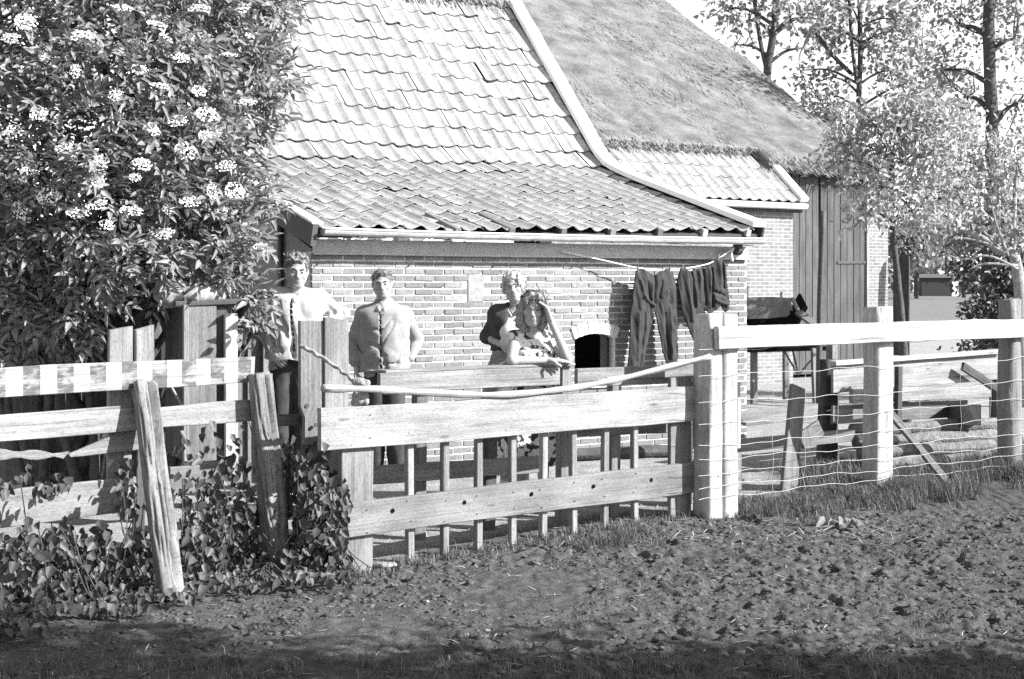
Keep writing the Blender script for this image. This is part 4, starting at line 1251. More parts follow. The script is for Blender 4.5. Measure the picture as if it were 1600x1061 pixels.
def wc(px, py, s=-0.17): return wall_pt(px, py, s)
def cloth(name, label, cat, outline, s0, mat, seed, ridges=(), amp=.014, fr=(20, 4)):
    """a hanging garment: padded sheet inside an outline on the line's plane, with hanging folds"""
    Q = []
    for px, py in outline:
        p = wall_pt(px, py, s0) - H0
        Q.append((p @ HD, p[2]))
    Q = np.array(Q)
    lo, hi = Q.min(0) - .05, Q.max(0) + .05
    f = Field((lo[0], s0 - .16, lo[1]), (hi[0], s0 + .14, hi[1]), .006)
    sl, X, Y, Z = f._win(f.lo, f.lo + f.res * (f.dim - 1))
    x2, z2 = X[:, 0, :], Z[:, 0, :]
    d = np.full(x2.shape, 9.0); ins = np.zeros(x2.shape, bool)
    for k in range(len(Q)):
        a, b = Q[k], Q[(k + 1) % len(Q)]
        e = b - a; tt = np.clip(((x2 - a[0]) * e[0] + (z2 - a[1]) * e[1]) / (e @ e), 0, 1)
        d = np.minimum(d, np.hypot(x2 - a[0] - tt * e[0], z2 - a[1] - tt * e[1]))
        c = (a[1] > z2) != (b[1] > z2)
        ins ^= c & (x2 < (b[0] - a[0]) * (z2 - a[1]) / (b[1] - a[1] + 1e-9) + a[0])
    d = np.where(ins, -d, d)
    n1 = vnoise(np.stack([x2 * fr[0], z2 * fr[1], x2 * 0 + seed], -1), seed)
    n2 = vnoise(np.stack([x2 * fr[0] * 2.1 + z2 * 9, z2 * fr[1] * 2.5, x2 * 0 + seed], -1), seed + 3)
    off = amp * n1 + amp * .45 * n2
    for (pa, pb, h, w) in ridges:
        a = wall_pt(*pa, s0) - H0; b = wall_pt(*pb, s0) - H0
        a = np.array([a @ HD, a[2]]); b = np.array([b @ HD, b[2]]); e = b - a
        tt = np.clip(((x2 - a[0]) * e[0] + (z2 - a[1]) * e[1]) / (e @ e), 0, 1)
        off = off - .6 * h * np.exp(-((x2 - a[0] - tt * e[0]) ** 2 + (z2 - a[1] - tt * e[1]) ** 2) / (w * 1.5) ** 2)
    th = .008 + .24 * np.clip(-d, 0, .09)
    f.f = np.maximum(d[:, None, :] , np.abs(Y - s0 - off[:, None, :]) - th[:, None, :]).astype(np.float32)
    V, F = f.geo()
    W = H0 + V[:, 0:1] * HD + V[:, 1:2] * HN + V[:, 2:3] * UP
    return tag(mesh(name, W, F, mat, None, None, True), label, cat)
tr = cloth('hanging_trousers', 'dark work trousers hanging open from the washing line', 'trousers',
    [(993, 423), (1003, 419), (1012, 424), (1022, 431), (1031, 424), (1040, 420), (1051, 424), (1057, 450), (1057, 480), (1058, 520), (1060, 558), (1053, 573), (1041, 569), (1034, 545), (1028, 512), (1022, 484), (1017, 512), (1011, 540), (1004, 578), (994, 574), (981, 577), (983, 540), (985, 500), (988, 460)],
    -.17, M['denim'], 5, [((999, 438), (1004, 464), .035, .012), ((1004, 464), (1020, 478), .035, .012), ((1020, 478), (1044, 452), .035, .012), ((1022, 432), (1021, 478), -.04, .012), ((996, 490), (994, 560), .03, .014), ((1006, 490), (1000, 570), -.03, .010), ((1044, 480), (1047, 560), .03, .014), ((1037, 490), (1043, 560), -.03, .009), ((1010, 440), (1016, 470), -.03, .009), ((1032, 440), (1028, 466), -.03, .009)])
for px in (996, 1046):
    p = wc(px, 421, -0.18); put('peg', plank(p + V3(0, 0, -.05), p + V3(.005, -.01, .03), 0.016, 0.014, UN, 2, 0), M['pale_wood'], tr)
jk = cloth('hanging_jacket', 'crumpled dark work jacket hanging from the washing line beside the trousers', 'jacket',
    [(1062, 419), (1070, 417), (1078, 424), (1090, 420), (1100, 419), (1110, 414), (1117, 404), (1128, 401), (1134, 415), (1137, 450), (1140, 484), (1132, 488), (1126, 478), (1118, 485), (1109, 491), (1100, 484), (1094, 489), (1088, 500), (1083, 529), (1077, 520), (1070, 500), (1063, 470), (1058, 440)],
    -.17, M['denim'], 19, [((1070, 424), (1078, 500), .04, .014), ((1080, 426), (1084, 480), -.045, .010), ((1090, 424), (1092, 470), .03, .012), ((1098, 422), (1101, 476), -.045, .009), ((1106, 420), (1107, 480), .03, .012), ((1112, 420), (1112, 480), -.05, .008), ((1122, 408), (1124, 440), .03, .02), ((1130, 410), (1131, 450), -.045, .008), ((1114, 456), (1130, 462), -.045, .012), ((1116, 470), (1132, 476), .04, .012)], .014)
for px, py in ((1066, 418), (1122, 402)):
    p = wc(px, py, -0.18); put('peg', plank(p + V3(0, 0, -.05), p + V3(.005, -.01, .03), 0.016, 0.014, UN, 2, 0), M['pale_wood'], jk)

# ================================================================== PEOPLE
def rot(yaw=0, tilt=0, nod=0):
    """head turn: yaw>0 towards picture right, tilt>0 crown to picture right, nod>0 chin down"""
    y, t_, n_ = math.radians(yaw), math.radians(tilt), math.radians(nod)
    return np.array(Matrix.Rotation(y, 3, 'Z') @ Matrix.Rotation(t_, 3, 'Y') @ Matrix.Rotation(n_, 3, 'X'))

def head_prims(f, c, R, s=1.0, neck=None, jaw=1.0, neck_r=0.054):
    w = lambda x, y, z: c + R @ (V3(x, y, z) * s)
    e = lambda p, r, k, sub=False: f.ell(w(*p), np.array(r) * s, k * s, sub, R)
    e((0, .014, .030), (.073, .092, .084), .01)
    e((0, -.018, -.030), (.059 * jaw, .071, .085), .03)
    e((0, -.060, -.094), (.027 * jaw, .021, .019), .03)
    for sg in (-1, 1):
        f.cap(w(sg * .052 * jaw, .0, -.045), w(sg * .022 * jaw, -.055, -.092), .022 * s, .018 * s, .03 * s)      # jaw line
        e((sg * .039, -.058, -.026), (.024, .024, .022), .025)                                                    # cheek
        f.cap(w(sg * .012, -.083, .020), w(sg * .045, -.070, .022), .010 * s, .009 * s, .014 * s)                 # brow
    for sg in (-1, 1):
        e((sg * .031, -.094, .003), (.018, .016, .011), .010, True)                                              # socket
    for sg in (-1, 1):
        e((sg * .031, -.0735, .001), (.0145, .0125, .0115), .005)                                                 # closed-down lids
        e((sg * .076, .006, -.004), (.011, .020, .031), .008)                                                     # ear
        e((sg * .011, -.098, -.036), (.0085, .010, .008), .008)                                                   # nostril wing
    f.cap(w(0, -.082, .012), w(0, -.111, -.030), .0085 * s, .0125 * s, .012 * s)                                  # nose
    e((0, -.080, -.060), (.028, .018, .018), .02)
    e((0, -.093, -.0545), (.020, .008, .0055), .006)
    e((0, -.092, -.0665), (.017, .008, .006), .006)
    f.cap(w(-.021, -.101, -.060), w(.021, -.101, -.060), .0042 * s, .0042 * s, .004 * s, True)
    if neck is not None:
        f.cap(w(0, .022, -.055), neck, neck_r * s, (neck_r + .006) * s, .03 * s)

def hand_prims(f, w, d, n, side, curl=0.35, s=1.0, spread=0.0):
    """w wrist, d finger direction, n palm normal, side +1/-1 puts the thumb on cross(d,n)*side"""
    d = unit(d); n = unit(n - d * np.dot(n, d)); sd = np.cross(d, n) * side
    lens = (.068, .077, .071, .056)
    for i, off in enumerate((.031, .0105, -.0105, -.031)):
        a = w + d * .012 * s + sd * off * .55 * s; b = w + d * .088 * s + sd * off * s
        f.cap(a, b, .0155 * s, .0125 * s, .014 * s)
        p = b; ang = 0.25 * curl
        for q, fr in enumerate((.45, .31, .24)):
            ang += curl * (0.55 if q == 0 else 0.8)
            dirv = d * math.cos(ang) + n * math.sin(ang) + sd * spread * off * 10
            e = p + unit(dirv) * lens[i] * fr * s
            f.cap(p, e, (.0098 - .0009 * q) * s, (.0090 - .0009 * q) * s, .004 * s)
            p = e
    a = w + d * .022 * s + sd * .022 * s; b = a + unit(d * .55 + sd * .75 + n * .25) * .048 * s; c = b + unit(d * .9 + sd * .15 + n * .45) * .036 * s
    f.cap(a, b, .0145 * s, .0115 * s, .012 * s).cap(b, c, .0112 * s, .0085 * s, .005 * s)

X3 = V3(1, 0, 0)
def torso(f, J, g=0.0, wide=1.0, k=0.04):
    """two parallel chains give a broad, flat trunk"""
    sp = unit(J['shR'] - J['shL'])
    for sg in (-1, 1):
        pts = [J['pelvis'] + sp * sg * .070 * wide, J['waist'] + sp * sg * .062 * wide, J['chest'] + sp * sg * .078 * wide]
        f.chain(pts, [.108 * wide + g, .100 * wide + g, .112 * wide + g], k)
    f.cap(J['chest'], J['neck'] - V3(0, 0, .045), .10 + g, .06 + g, k)
    f.cap(J['shL'], J['neck'] - V3(0, 0, .03), .052 + g, .05 + g, k).cap(J['shR'], J['neck'] - V3(0, 0, .03), .052 + g, .05 + g, k)
    f.cap(J['shL'], J['chest'], .055 + g, .09 + g, k).cap(J['shR'], J['chest'], .055 + g, .09 + g, k)
def arms(f, J, g=0.0, s=1.0, k=0.02, only=None, stop=1.0):
    for q in ('L', 'R'):
        if only and q != only: continue
        e = J['el' + q]; w = e + (J['wr' + q] - e) * stop
        f.cap(J['sh' + q], e, .050 * s + g, .041 * s + g, k).cap(e, w, .040 * s + g, (.040 + (.027 - .040) * stop) * s + g, k)
def legs(f, J, g=0.0, s=1.0, k=0.02):
    for q in ('L', 'R'):
        f.cap(J['hip' + q], J['kn' + q], .082 * s + g, .056 * s + g, k).cap(J['kn' + q], J['an' + q], .055 * s + g, .038 * s + g, k)
        f.cap(J['an' + q] + V3(0, .03, -.045), J['an' + q] + V3(0, -.15, -.055), .038, .030, .02)

def bounds(J, m=0.22):
    P = np.array([v for k_, v in J.items()])
    lo, hi = P.min(0) - m, P.max(0) + m
    lo[2] = -0.02
    return lo, hi

def skin_body(name, J, R, hs, hands, par, res=0.0055, jaw=1.0, wide=1.0, neck_r=.054, slim=1.0):
    f = Field(*bounds(J), res)
    torso(f, J, -0.004, wide); arms(f, J, 0, slim); legs(f, J, 0, slim)
    head_prims(f, J['head'], R, hs, J['neck'], jaw, neck_r)
    for (w, d, n, side, curl) in hands: hand_prims(f, w, d, n, side, curl)
    return f.obj('body', M['skin'], par)

def face_bits(par, body, c, R, s, brow):
    w = lambda x, y, z: c + R @ (V3(x, y, z) * s)
    for sg in (-1, 1):
        put('eye', tube([w(sg * .022, -.0865, .0015), w(sg * .031, -.0885, .003), w(sg * .040, -.0835, .001)], [.0022 * s, .0046 * s, .0022 * s], 6), M['eye'], body)
        put('eyebrow', tube([w(sg * .016, -.0935, .0205), w(sg * .030, -.090, .0265), w(sg * .046, -.078, .0225)], [.0050 * s, .0060 * s, .003 * s], 6), M[brow], body)
    put('mouth', tube([w(-.019, -.0965, -.0605), w(0, -.1010, -.0600), w(.019, -.0965, -.0605)], [.0016 * s, .0036 * s, .0016 * s], 6), M['lip'], body)

def stand(P, x, w=22, ground=None):
    """hips, knees and ankles below pixel column x for a standing person"""
    pass

# ------------------------------------------------ man in the buttoned work jacket
Y0 = 11.9; P = lambda px, py, dy=0.0: at(px, py, Y0 + dy)
J = dict(head=P(597, 444, -.02), neck=P(600, 474, .03), shL=P(570, 493, .02), shR=P(632, 493, .06), elL=P(553, 531, .05), wrL=P(555, 566, -.02),
         elR=P(651, 530, .22), wrR=P(640, 561, .12), chest=P(601, 505, .02), waist=P(601, 545, .02), pelvis=P(601, 582, .03),
         hipL=P(588, 592, .03), hipR=P(615, 592, .03), knL=P(586, 664, 0), knR=P(618, 664, 0), anL=P(584, 734, .04), anR=P(622, 734, .02))
man = thing('person', 'man in a light buttoned work jacket standing with one hand in his pocket', 'person', V3(J['pelvis'][0], Y0, 0))
R = rot(4, -3, 2)
body = skin_body('body', J, R, 1.0, [(J['wrL'], V3(.12, -.05, -1), V3(.6, .2, 0), -1, .45), (J['wrR'], V3(-.45, -.3, -.85), V3(-.8, .5, 0), 1, .5)], man)
face_bits(man, body, J['head'], R, 1.0, 'hair_dark')
f = Field(*bounds(J), 0.0065)
torso(f, J, 0.020, .94); arms(f, J, 0.019, 1.0, stop=0.93)
for sg in (-1, 1): f.chain([P(601, 500) + X3 * sg * .085, P(601, 545) + X3 * sg * .085, P(601, 590) + X3 * sg * .09], [.118, .122, .126], .03)
f.chain([P(601, 494, .0), P(601, 520, -.005), P(601, 555, -.005), P(601, 590, 0)], [.112, .136, .140, .138], .05)
for q_ in ('L', 'R'): f.cap(J['el' + q_] * .15 + J['wr' + q_] * .85, J['el' + q_] * .05 + J['wr' + q_] * .95, .050, .052, .01)
for sg in (-1, 1): f.cap(P(601, 560) + X3 * sg * .075, P(601, 588) + X3 * sg * .082, .118, .118, .03)
f.plane_cut(P(601, 579), V3(0.02, 0, -1), 0.004).plane_cut(J['wrL'] + V3(0, 0, -.002), V3(0, 0, -1)) if False else f.plane_cut(P(601, 580), V3(.03, 0, -1), .004)
f.ell(J['head'] + V3(0, -.02, -.085), (.075, .10, .055), .02, True)
for k in range(12):
    q0, q1 = P(596 + .15 * k, 478 + 8.5 * k), P(596 + .15 * k, 487 + 8.5 * k)
    q0[1] = f.front(q0[0], q0[2]); q1[1] = f.front(q1[0], q1[2])
    if abs(q0[1] - Y0) < .4 and abs(q1[1] - Y0) < .4: f.cap(q0, q1, .008, .008, .006, True)
for a_, b_ in (((576, 534), (594, 541)), ((603, 567), (624, 566)), ((640, 508), (638, 540)), ((562, 500), (566, 555))):
    ya, yb = f.front(P(*a_)[0], P(*a_)[2]), f.front(P(*b_)[0], P(*b_)[2])
    if abs(ya - Y0) < .4 and abs(yb - Y0) < .4:
        a3, b3 = P(*a_), P(*b_); a3[1] = ya - .004; b3[1] = yb - .004
        f.cap(a3, b3, .011, .011, .022, True)
f.rough(0.009, 7, 3, 2, (1, 1, .6)).creases(.013, 7, 5, .7, (1, 1, .45)).creases(.009, 12, 15, -.5, (1, 1, .4))
for sg in (-1, 1):
    f.cap(J['neck'] + V3(sg * .055, .0, .022), J['neck'] + V3(sg * .022 - .01, -.125, -.055), .020, .022, .006)
f.cap(J['neck'] + V3(-.055, .0, .022), J['neck'] + V3(.055, .0, .022), .022, .022, .01)
jk = f.obj('jacket', M['jacket'], man); f_jacket = f
def surf_line(F_, pts, lift, n=10):
    out = []
    for k in range(len(pts) - 1):
        for q in range(n):
            p = P(pts[k][0] + (pts[k+1][0] - pts[k][0]) * q / n, pts[k][1] + (pts[k+1][1] - pts[k][1]) * q / n)
            y = F_.front(p[0], p[2])
            if abs(y - Y0) < .4: out.append(V3(p[0], y - lift, p[2]))
    return out
put('front_gap_shade', tube(surf_line(f, [(596, 486), (597.5, 530), (598, 579)], .001), .0055, 6), M['trousers'], jk)  # dark line painted for the shadow gap where the jacket closes
put('hem', tube(surf_line(f, [(570, 577), (598, 578), (628, 577)], .002), .006, 6), M['jacket'], jk)
for (a_, b_) in (((605, 508), (622, 507)), ((608, 566), (628, 564)), ((574, 566), (590, 567))):
    put('pocket_edge', tube(surf_line(f, [a_, b_], .001), .0042, 6), M['skirt'], jk)
for py in (492, 513, 534, 556):
    c0 = P(600.5, py); c0[1] = f_jacket.front(c0[0], c0[2]); put('button', tube([c0 + V3(0, .01, 0), c0 + V3(0, -.006, 0)], .009, 8), M['button'], jk)
f = Field(*bounds(J), 0.0065)
for q in ('L', 'R'):
    f.cap(J['hip' + q], J['kn' + q], .106, .085, .02).cap(J['kn' + q], J['an' + q] + V3(0, 0, -.02), .084, .078, .02)
f.cap(P(592, 580, .03), P(610, 580, .03), .115, .115, .03).plane_cut(P(600, 560), V3(0, 0, 1)).rough(.008, 9, 6, 3, (1, 1, .5))
f.obj('trousers', M['trousers'], man)
def strands(o, mat, c, n=260, L=.034):
    me = o.data; co = np.zeros(len(me.vertices) * 3, np.float32); no = co.copy()
    me.vertices.foreach_get('co', co); me.vertices.foreach_get('normal', no)
    co, no = co.reshape(-1, 3), no.reshape(-1, 3)
    i = RNG.choice(len(co), n)
    D = no[i] * .55 + rnd_dirs(n) * .8 + np.array([0, 0, -.25])
    v_, f_ = leaf_geo(co[i] - no[i] * .004, D, no[i] + rnd_dirs(n) * .4, RNG.uniform(.5, 1.2, n) * L, .007, .3, .5)
    tag(mesh('hair_strands', v_, f_, M[mat], o), kind='stuff')
    return o
def cap_hair(par, c, R, s, mat, prims, amp=.007, freq=45, cuts=None, seed=2):
    f = Field(c - .2, c + .2, 0.005)
    w = lambda x, y, z: c + R @ (V3(x, y, z) * s)
    for p, r in prims: f.ell(w(*p), np.array(r) * s, .02, False, R)
    for p, r in (cuts or []): f.ell(w(*p), np.array(r) * s, .012, True, R)
    f.rough(amp, freq, seed, 2)
    return strands(f.obj('hair', M[mat], par), mat, c)
FACE_CUT = [((0, -.085, -.045), (.066, .075, .105)), ((0, -.10, .03), (.050, .05, .040))]
cap_hair(man, J['head'], R, 1.0, 'hair_brown', [((0, .020, .045), (.080, .097, .082)), ((0, -.035, .092), (.052, .045, .028)), ((0, .05, -.01), (.074, .068, .07))], .005, 60, FACE_CUT)
for q in ('L', 'R'):
    f = Field(J['an' + q] - V3(.12, .3, .12), J['an' + q] + V3(.12, .15, .12), .007)
    f.cap(J['an' + q] + V3(0, .03, -.04), J['an' + q] + V3(0, -.17, -.05), .048, .040, .02).plane_cut(V3(0, 0, 0.002), V3(0, 0, -1)); f.obj('shoe', M['trousers'], man)

# ------------------------------------------------ man with his hand on his hip
Y0 = 10.3; P = lambda px, py, dy=0.0: at(px, py, Y0 + dy)
J = dict(head=P(464, 424, -.04), neck=P(463, 457, .02), shL=P(426, 467, .0), shR=P(497, 468, .03), elL=P(411, 514, .10), wrL=P(427, 545, -.10),
         elR=P(533, 490, .06), wrR=P(505, 519, -.08), chest=P(461, 484, .0), waist=P(459, 530, .02), pelvis=P(457, 572, .02),
         hipL=P(442, 584, .02), hipR=P(472, 584, .02), knL=P(438, 680, 0), knR=P(476, 680, 0), anL=P(436, 780, .04), anR=P(480, 780, .02))
man1 = thing('person', 'curly haired man in an open light jacket, hand on hip beside the elder bush', 'person', V3(J['pelvis'][0], Y0, 0))
R = rot(14, 4, 6)
body = skin_body('body', J, R, 1.0, [(J['wrL'], V3(.5, -.3, -.8), V3(.3, .9, 0), -1, .5), (J['wrR'], V3(-.8, .1, -.6), V3(0, .9, 0), 1, .5)], man1)
face_bits(man1, body, J['head'], R, 1.0, 'hair_dark')
f = Field(*bounds(J), 0.0065)
torso(f, J, 0.026, 1.02); arms(f, J, 0.020, 1.06, stop=0.9)
for sg in (-1, 1): f.cap(P(459, 540) + X3 * sg * .085, P(458, 580) + X3 * sg * .090, .122, .118, .03)
f.chain([P(461, 474, .0), P(460, 500, -.005), P(459, 540, -.005), P(458, 580, 0)], [.112, .138, .140, .136], .05)
f.plane_cut(P(458, 562), V3(-.04, 0, -1), .005)
f.ell(J['head'] + V3(0.01, -.03, -.095), (.062, .11, .06), .02, True)
for k in range(12):
    q0, q1 = P(458 + .5 * k, 462 + 8.5 * k), P(458.5 + .5 * k, 471 + 8.5 * k)
    q0[1] = f.front(q0[0], q0[2]); q1[1] = f.front(q1[0], q1[2])
    if abs(q0[1] - Y0) < .4 and abs(q1[1] - Y0) < .4: f.cap(q0, q1, .012, .012, .006, True)
for a_, b_ in (((438, 470), (452, 515)), ((432, 490), (455, 530)), ((436, 515), (442, 550)), ((426, 500), (432, 545)), ((512, 478), (520, 488))):
    ya, yb = f.front(P(*a_)[0], P(*a_)[2]), f.front(P(*b_)[0], P(*b_)[2])
    if abs(ya - Y0) < .4 and abs(yb - Y0) < .4:
        a3, b3 = P(*a_), P(*b_); a3[1] = ya - .004; b3[1] = yb - .004
        f.cap(a3, b3, .012, .012, .024, True)
f.rough(0.010, 7, 13, 2, (1, 1, .5)).creases(.014, 7, 25, .4, (1, 1, .35)).creases(.009, 12, 35, -.5, (1, 1, .4))
for sg in (-1, 1):
    f.cap(J['neck'] + V3(sg * .055, .0, .02), J['neck'] + V3(sg * .03 - .015, -.135, -.07), .020, .022, .006)
jk1 = f.obj('jacket', M['shirt'], man1)
put('front_gap_shade', tube(surf_line(f, [(458, 466), (461, 500), (464, 560)], .001), .007, 6), M['trousers'], jk1)  # dark strip stands in for shade along the jacket gap
f = Field(*bounds(J), 0.007)
for q in ('L', 'R'):
    f.cap(J['hip' + q], J['kn' + q], .108, .088, .02).cap(J['kn' + q], J['an' + q] + V3(0, 0, -.02), .086, .078, .02)
f.cap(P(446, 566, .02), P(468, 566, .02), .115, .115, .03).plane_cut(P(458, 545), V3(0, 0, 1)).rough(.008, 9, 16, 3, (1, 1, .5))
f.obj('trousers', M['trousers'], man1)
cap_hair(man1, J['head'], R, 1.0, 'hair_brown', [((0, .022, .050), (.084, .098, .086)), ((-.015, -.03, .100), (.060, .055, .040)), ((0, .05, -.005), (.078, .070, .07)), ((-.045, -.04, .085), (.035, .04, .035))], .013, 38, FACE_CUT, 8)
for q in ('L', 'R'):
    f = Field(J['an' + q] - V3(.12, .3, .12), J['an' + q] + V3(.12, .15, .12), .007)
    f.cap(J['an' + q] + V3(0, .03, -.04), J['an' + q] + V3(0, -.17, -.05), .048, .040, .02).plane_cut(V3(0, 0, 0.002), V3(0, 0, -1)); f.obj('shoe', M['trousers'], man1)

# ------------------------------------------------ woman in the dark cardigan
Y0 = 10.9; P = lambda px, py, dy=0.0: at(px, py, Y0 + dy)
J = dict(head=P(803, 450, -.02), neck=P(806, 481, .03), shL=P(779, 492, .03), shR=P(834, 494, .03), elL=P(761, 526, .08), wrL=P(785, 539, -.13),
         elR=P(850, 532, .08), wrR=P(836, 552, -.12), chest=P(806, 507, .02), waist=P(804, 546, .03), pelvis=P(804, 585, .03),
         hipL=P(792, 592, .03), hipR=P(816, 592, .03), knL=P(790, 670, 0), knR=P(818, 670, 0), anL=P(788, 748, .04), anR=P(820, 748, .03))
wom = thing('person', 'fair haired woman in a dark cardigan standing behind the leaning girl', 'person', V3(J['pelvis'][0], Y0, 0))
R = rot(-6, -7, -4)
body = skin_body('body', J, R, .94, [(J['wrL'], V3(.9, -.1, -.15), V3(0, .9, -.1), 1, .5), (J['wrR'], V3(-.8, -.2, -.3), V3(0, .9, 0), -1, .5)], wom, jaw=.92, wide=.9, neck_r=.047, slim=.88)
face_bits(wom, body, J['head'], R, .94, 'hair_brown')
f = Field(*bounds(J), 0.0065)
torso(f, J, 0.012, .92); f.ell(P(796, 520, -.09), (.075, .075, .07), .03).ell(P(815, 521, -.09), (.075, .075, .07), .03)
f.ell(J['neck'] + V3(-.005, -.09, .015), (.055, .10, .06), .02, True).plane_cut(P(800, 556), V3(0, 0, -1)).rough(.005, 12, 2, 2)
bl = f.obj('blouse', M['blouse'], wom)
f = Field(*bounds(J), 0.0065)
torso(f, J, 0.024, .93); arms(f, J, 0.016, .95, stop=0.12)
f.cap(J['chest'] + V3(.045, -.17, .16), J['waist'] + V3(.04, -.20, -.1), .12, .13, .02, True)
f.ell(J['neck'] + V3(0, -.10, .03), (.07, .12, .10), .02, True).plane_cut(P(800, 548), V3(0, 0, -1)).rough(.006, 12, 5, 2)
f.obj('cardigan', M['cardigan'], wom)
f = Field(*bounds(J, .3), 0.008)
for sg in (-1, 1):
    f.chain([P(804, 542, .02) + X3 * sg * .05, P(803, 590, .02) + X3 * sg * .085, P(803, 695, .02) + X3 * sg * .14], [.108, .14, .17], .04)
f.plane_cut(P(804, 545), V3(0, 0, 1)).plane_cut(P(804, 690), V3(0, 0, -1), .006).rough(.012, 9, 7, 2, (1, 1, .12))
f.obj('skirt', M['skirt'], wom)
nk = [J['neck'] + V3(-.055, -.03, .03), J['neck'] + V3(-.045, -.085, -.02), J['neck'] + V3(-.01, -.118, -.055), J['neck'] + V3(.03, -.10, -.02), J['neck'] + V3(.05, -.03, .03)]
put('necklace', tube(spline(nk, 5), .006, 6), M['cardigan'], wom)
cap_hair(wom, J['head'], R, .97, 'hair_fair', [((0, .022, .050), (.086, .099, .086)), ((-.02, -.035, .095), (.055, .050, .035)), ((.05, -.01, .03), (.045, .07, .07)), ((-.062, .02, .01), (.03, .06, .05)), ((0, .06, -.03), (.076, .06, .07))], .012, 40, FACE_CUT, 12)
for q in ('L', 'R'):
    f = Field(J['an' + q] - V3(.12, .3, .12), J['an' + q] + V3(.12, .15, .12), .007)
    f.cap(J['an' + q] + V3(0, .03, -.045), J['an' + q] + V3(0, -.15, -.052), .042, .036, .02).plane_cut(V3(0, 0, 0.002), V3(0, 0, -1)); f.obj('shoe', M['blouse'], wom)

# ------------------------------------------------ girl leaning on the hurdle, head in her hand
Y0 = 9.95; P = lambda px, py, dy=0.0: at(px, py, Y0 + dy)
J = dict(head=P(833, 483, -.06), neck=P(833, 518, .02), shL=P(804, 532, .02), shR=P(862, 535, .06), elL=at(800, 563, 9.66), wrL=at(856, 563, 9.74),
         elR=at(887, 561, 9.86), wrR=at(860, 500, 9.84), chest=P(832, 550, .05), waist=P(832, 596, .18), pelvis=P(832, 634, .28),
         hipL=P(818, 645, .28), hipR=P(847, 645, .28), knL=P(814, 715, .20), knR=P(848, 715, .20), anL=P(812, 776, .32), anR=P(850, 776, .34))
girl = thing('person', 'girl with curly shoulder length hair leaning on the hurdle, head in hand', 'person', V3(J['pelvis'][0], Y0 + .28, 0))
R = rot(-2, 4, 4)
hd = unit(at(846, 462, 9.80) - J['wrR'])
body = skin_body('body', J, R, .97, [(J['wrL'], V3(.97, .12, -.04), V3(0, .1, -1), -1, .12), (J['wrR'], hd, V3(-.9, -.25, .0), -1, .35)], girl, res=.005, jaw=.93, wide=.88, neck_r=.046, slim=.86)
face_bits(girl, body, J['head'], R, .97, 'hair_brown')
t = NT('dress_print')
v = t.coord(rand=False)
spots_ = t.ramp(t.noise(v, 24.0, 2, 0.4), [(0.50, 0.0), (0.54, 1.0)])
c = t.mix(spots_, 0.62, 0.05)
t.bump(t.noise(v, 90.0, 2), 0.2, 0.003)
M['dress'] = t.done(c, .9, .2)
f = Field(*bounds(J, .3), 0.006)
torso(f, J, 0.012, .9)
f.ell(P(822, 558, -.07), (.065, .06, .06), .03).ell(P(844, 559, -.06), (.065, .06, .06), .03)
f.cap(J['neck'] + V3(-.05, -.11, -.005), J['neck'] + V3(.05, -.11, -.005), .055, .055, .02, True).cap(J['neck'] + V3(0, -.14, -.02), J['neck'] + V3(0, -.05, .09), .06, .085, .02, True)
for sg in (-1, 1):
    f.chain([J['waist'] + X3 * sg * .05, J['pelvis'] + X3 * sg * .085, P(832, 720, .30) + X3 * sg * .13], [.105, .135, .17], .04)
f.plane_cut(P(832, 722, .3), V3(0, 0, -1), .006).rough(.006, 11, 3, 2)
dr = f.obj('dress', M['dress'], girl)
f = Field(J['shL'] - .2, J['shL'] + .2, .005)
f.ell(J['shL'] + V3(-.012, -.01, -.02), (.085, .075, .075), .02).plane_cut(J['shL'] + V3(-.02, -.05, -.085), V3(-.15, -.35, -1)).rough(.010, 22, 4, 2, (1, 1, .5)); f.obj('puff_sleeve', M['shirt'], dr)
f = Field(J['shR'] - .2, J['shR'] + .2, .005)
f.ell(J['shR'] + V3(.012, -.01, -.02), (.078, .07, .075), .02).plane_cut(J['shR'] + V3(.02, -.05, -.085), V3(.2, -.35, -1)).rough(.010, 22, 7, 2, (1, 1, .5)); f.obj('puff_sleeve', M['shirt'], dr)
f = Field(J['head'] - .26, J['head'] + V3(.26, .26, .22), 0.005)
w = lambda x, y, z: J['head'] + R @ (V3(x, y, z) * .97)
for p, r in (((0, .022, .048), (.088, .100, .086)), ((0, -.04, .090), (.060, .050, .036)), ((-.082, .005, -.035), (.036, .050, .075)), ((-.088, .0, -.095), (.040, .050, .048)), ((-.06, .02, -.13), (.035, .05, .035)),
             ((.080, .02, -.04), (.030, .050, .075)), ((.078, .02, -.10), (.034, .045, .045)), ((0, .07, -.06), (.085, .05, .09)), ((.035, -.055, .085), (.03, .03, .03)), ((-.035, -.055, .080), (.03, .03, .03))):
    f.ell(w(*p), np.array(r), .018, False, R)
f.ell(w(0, -.085, -.05), (.058, .08, .105), .012, True, R).ell(w(0, -.10, .03), (.046, .05, .04), .012, True, R)
f.rough(.014, 32, 21, 2, (1, 1, .8))
strands(f.obj('hair', M['hair_curl'], girl), 'hair_curl', J['head'], 420, .04)
hb_ = [w(.085, .0, .02), w(.075, -.02, .085), w(.035, -.035, .125), w(-.03, -.035, .128), w(-.075, -.02, .09), w(-.092, .0, .02)]
put('headband', tube(spline(hb_, 6), .011, 7), M['cardigan'], girl, True)
for q in ('L', 'R'):
    f = Field(J['an' + q] - V3(.12, .3, .12), J['an' + q] + V3(.12, .15, .12), .007)
    f.cap(J['an' + q] + V3(0, .03, -.045), J['an' + q] + V3(0, -.15, -.052), .040, .034, .02).plane_cut(V3(0, 0, 0.002), V3(0, 0, -1)); f.obj('shoe', M['cardigan'], girl)

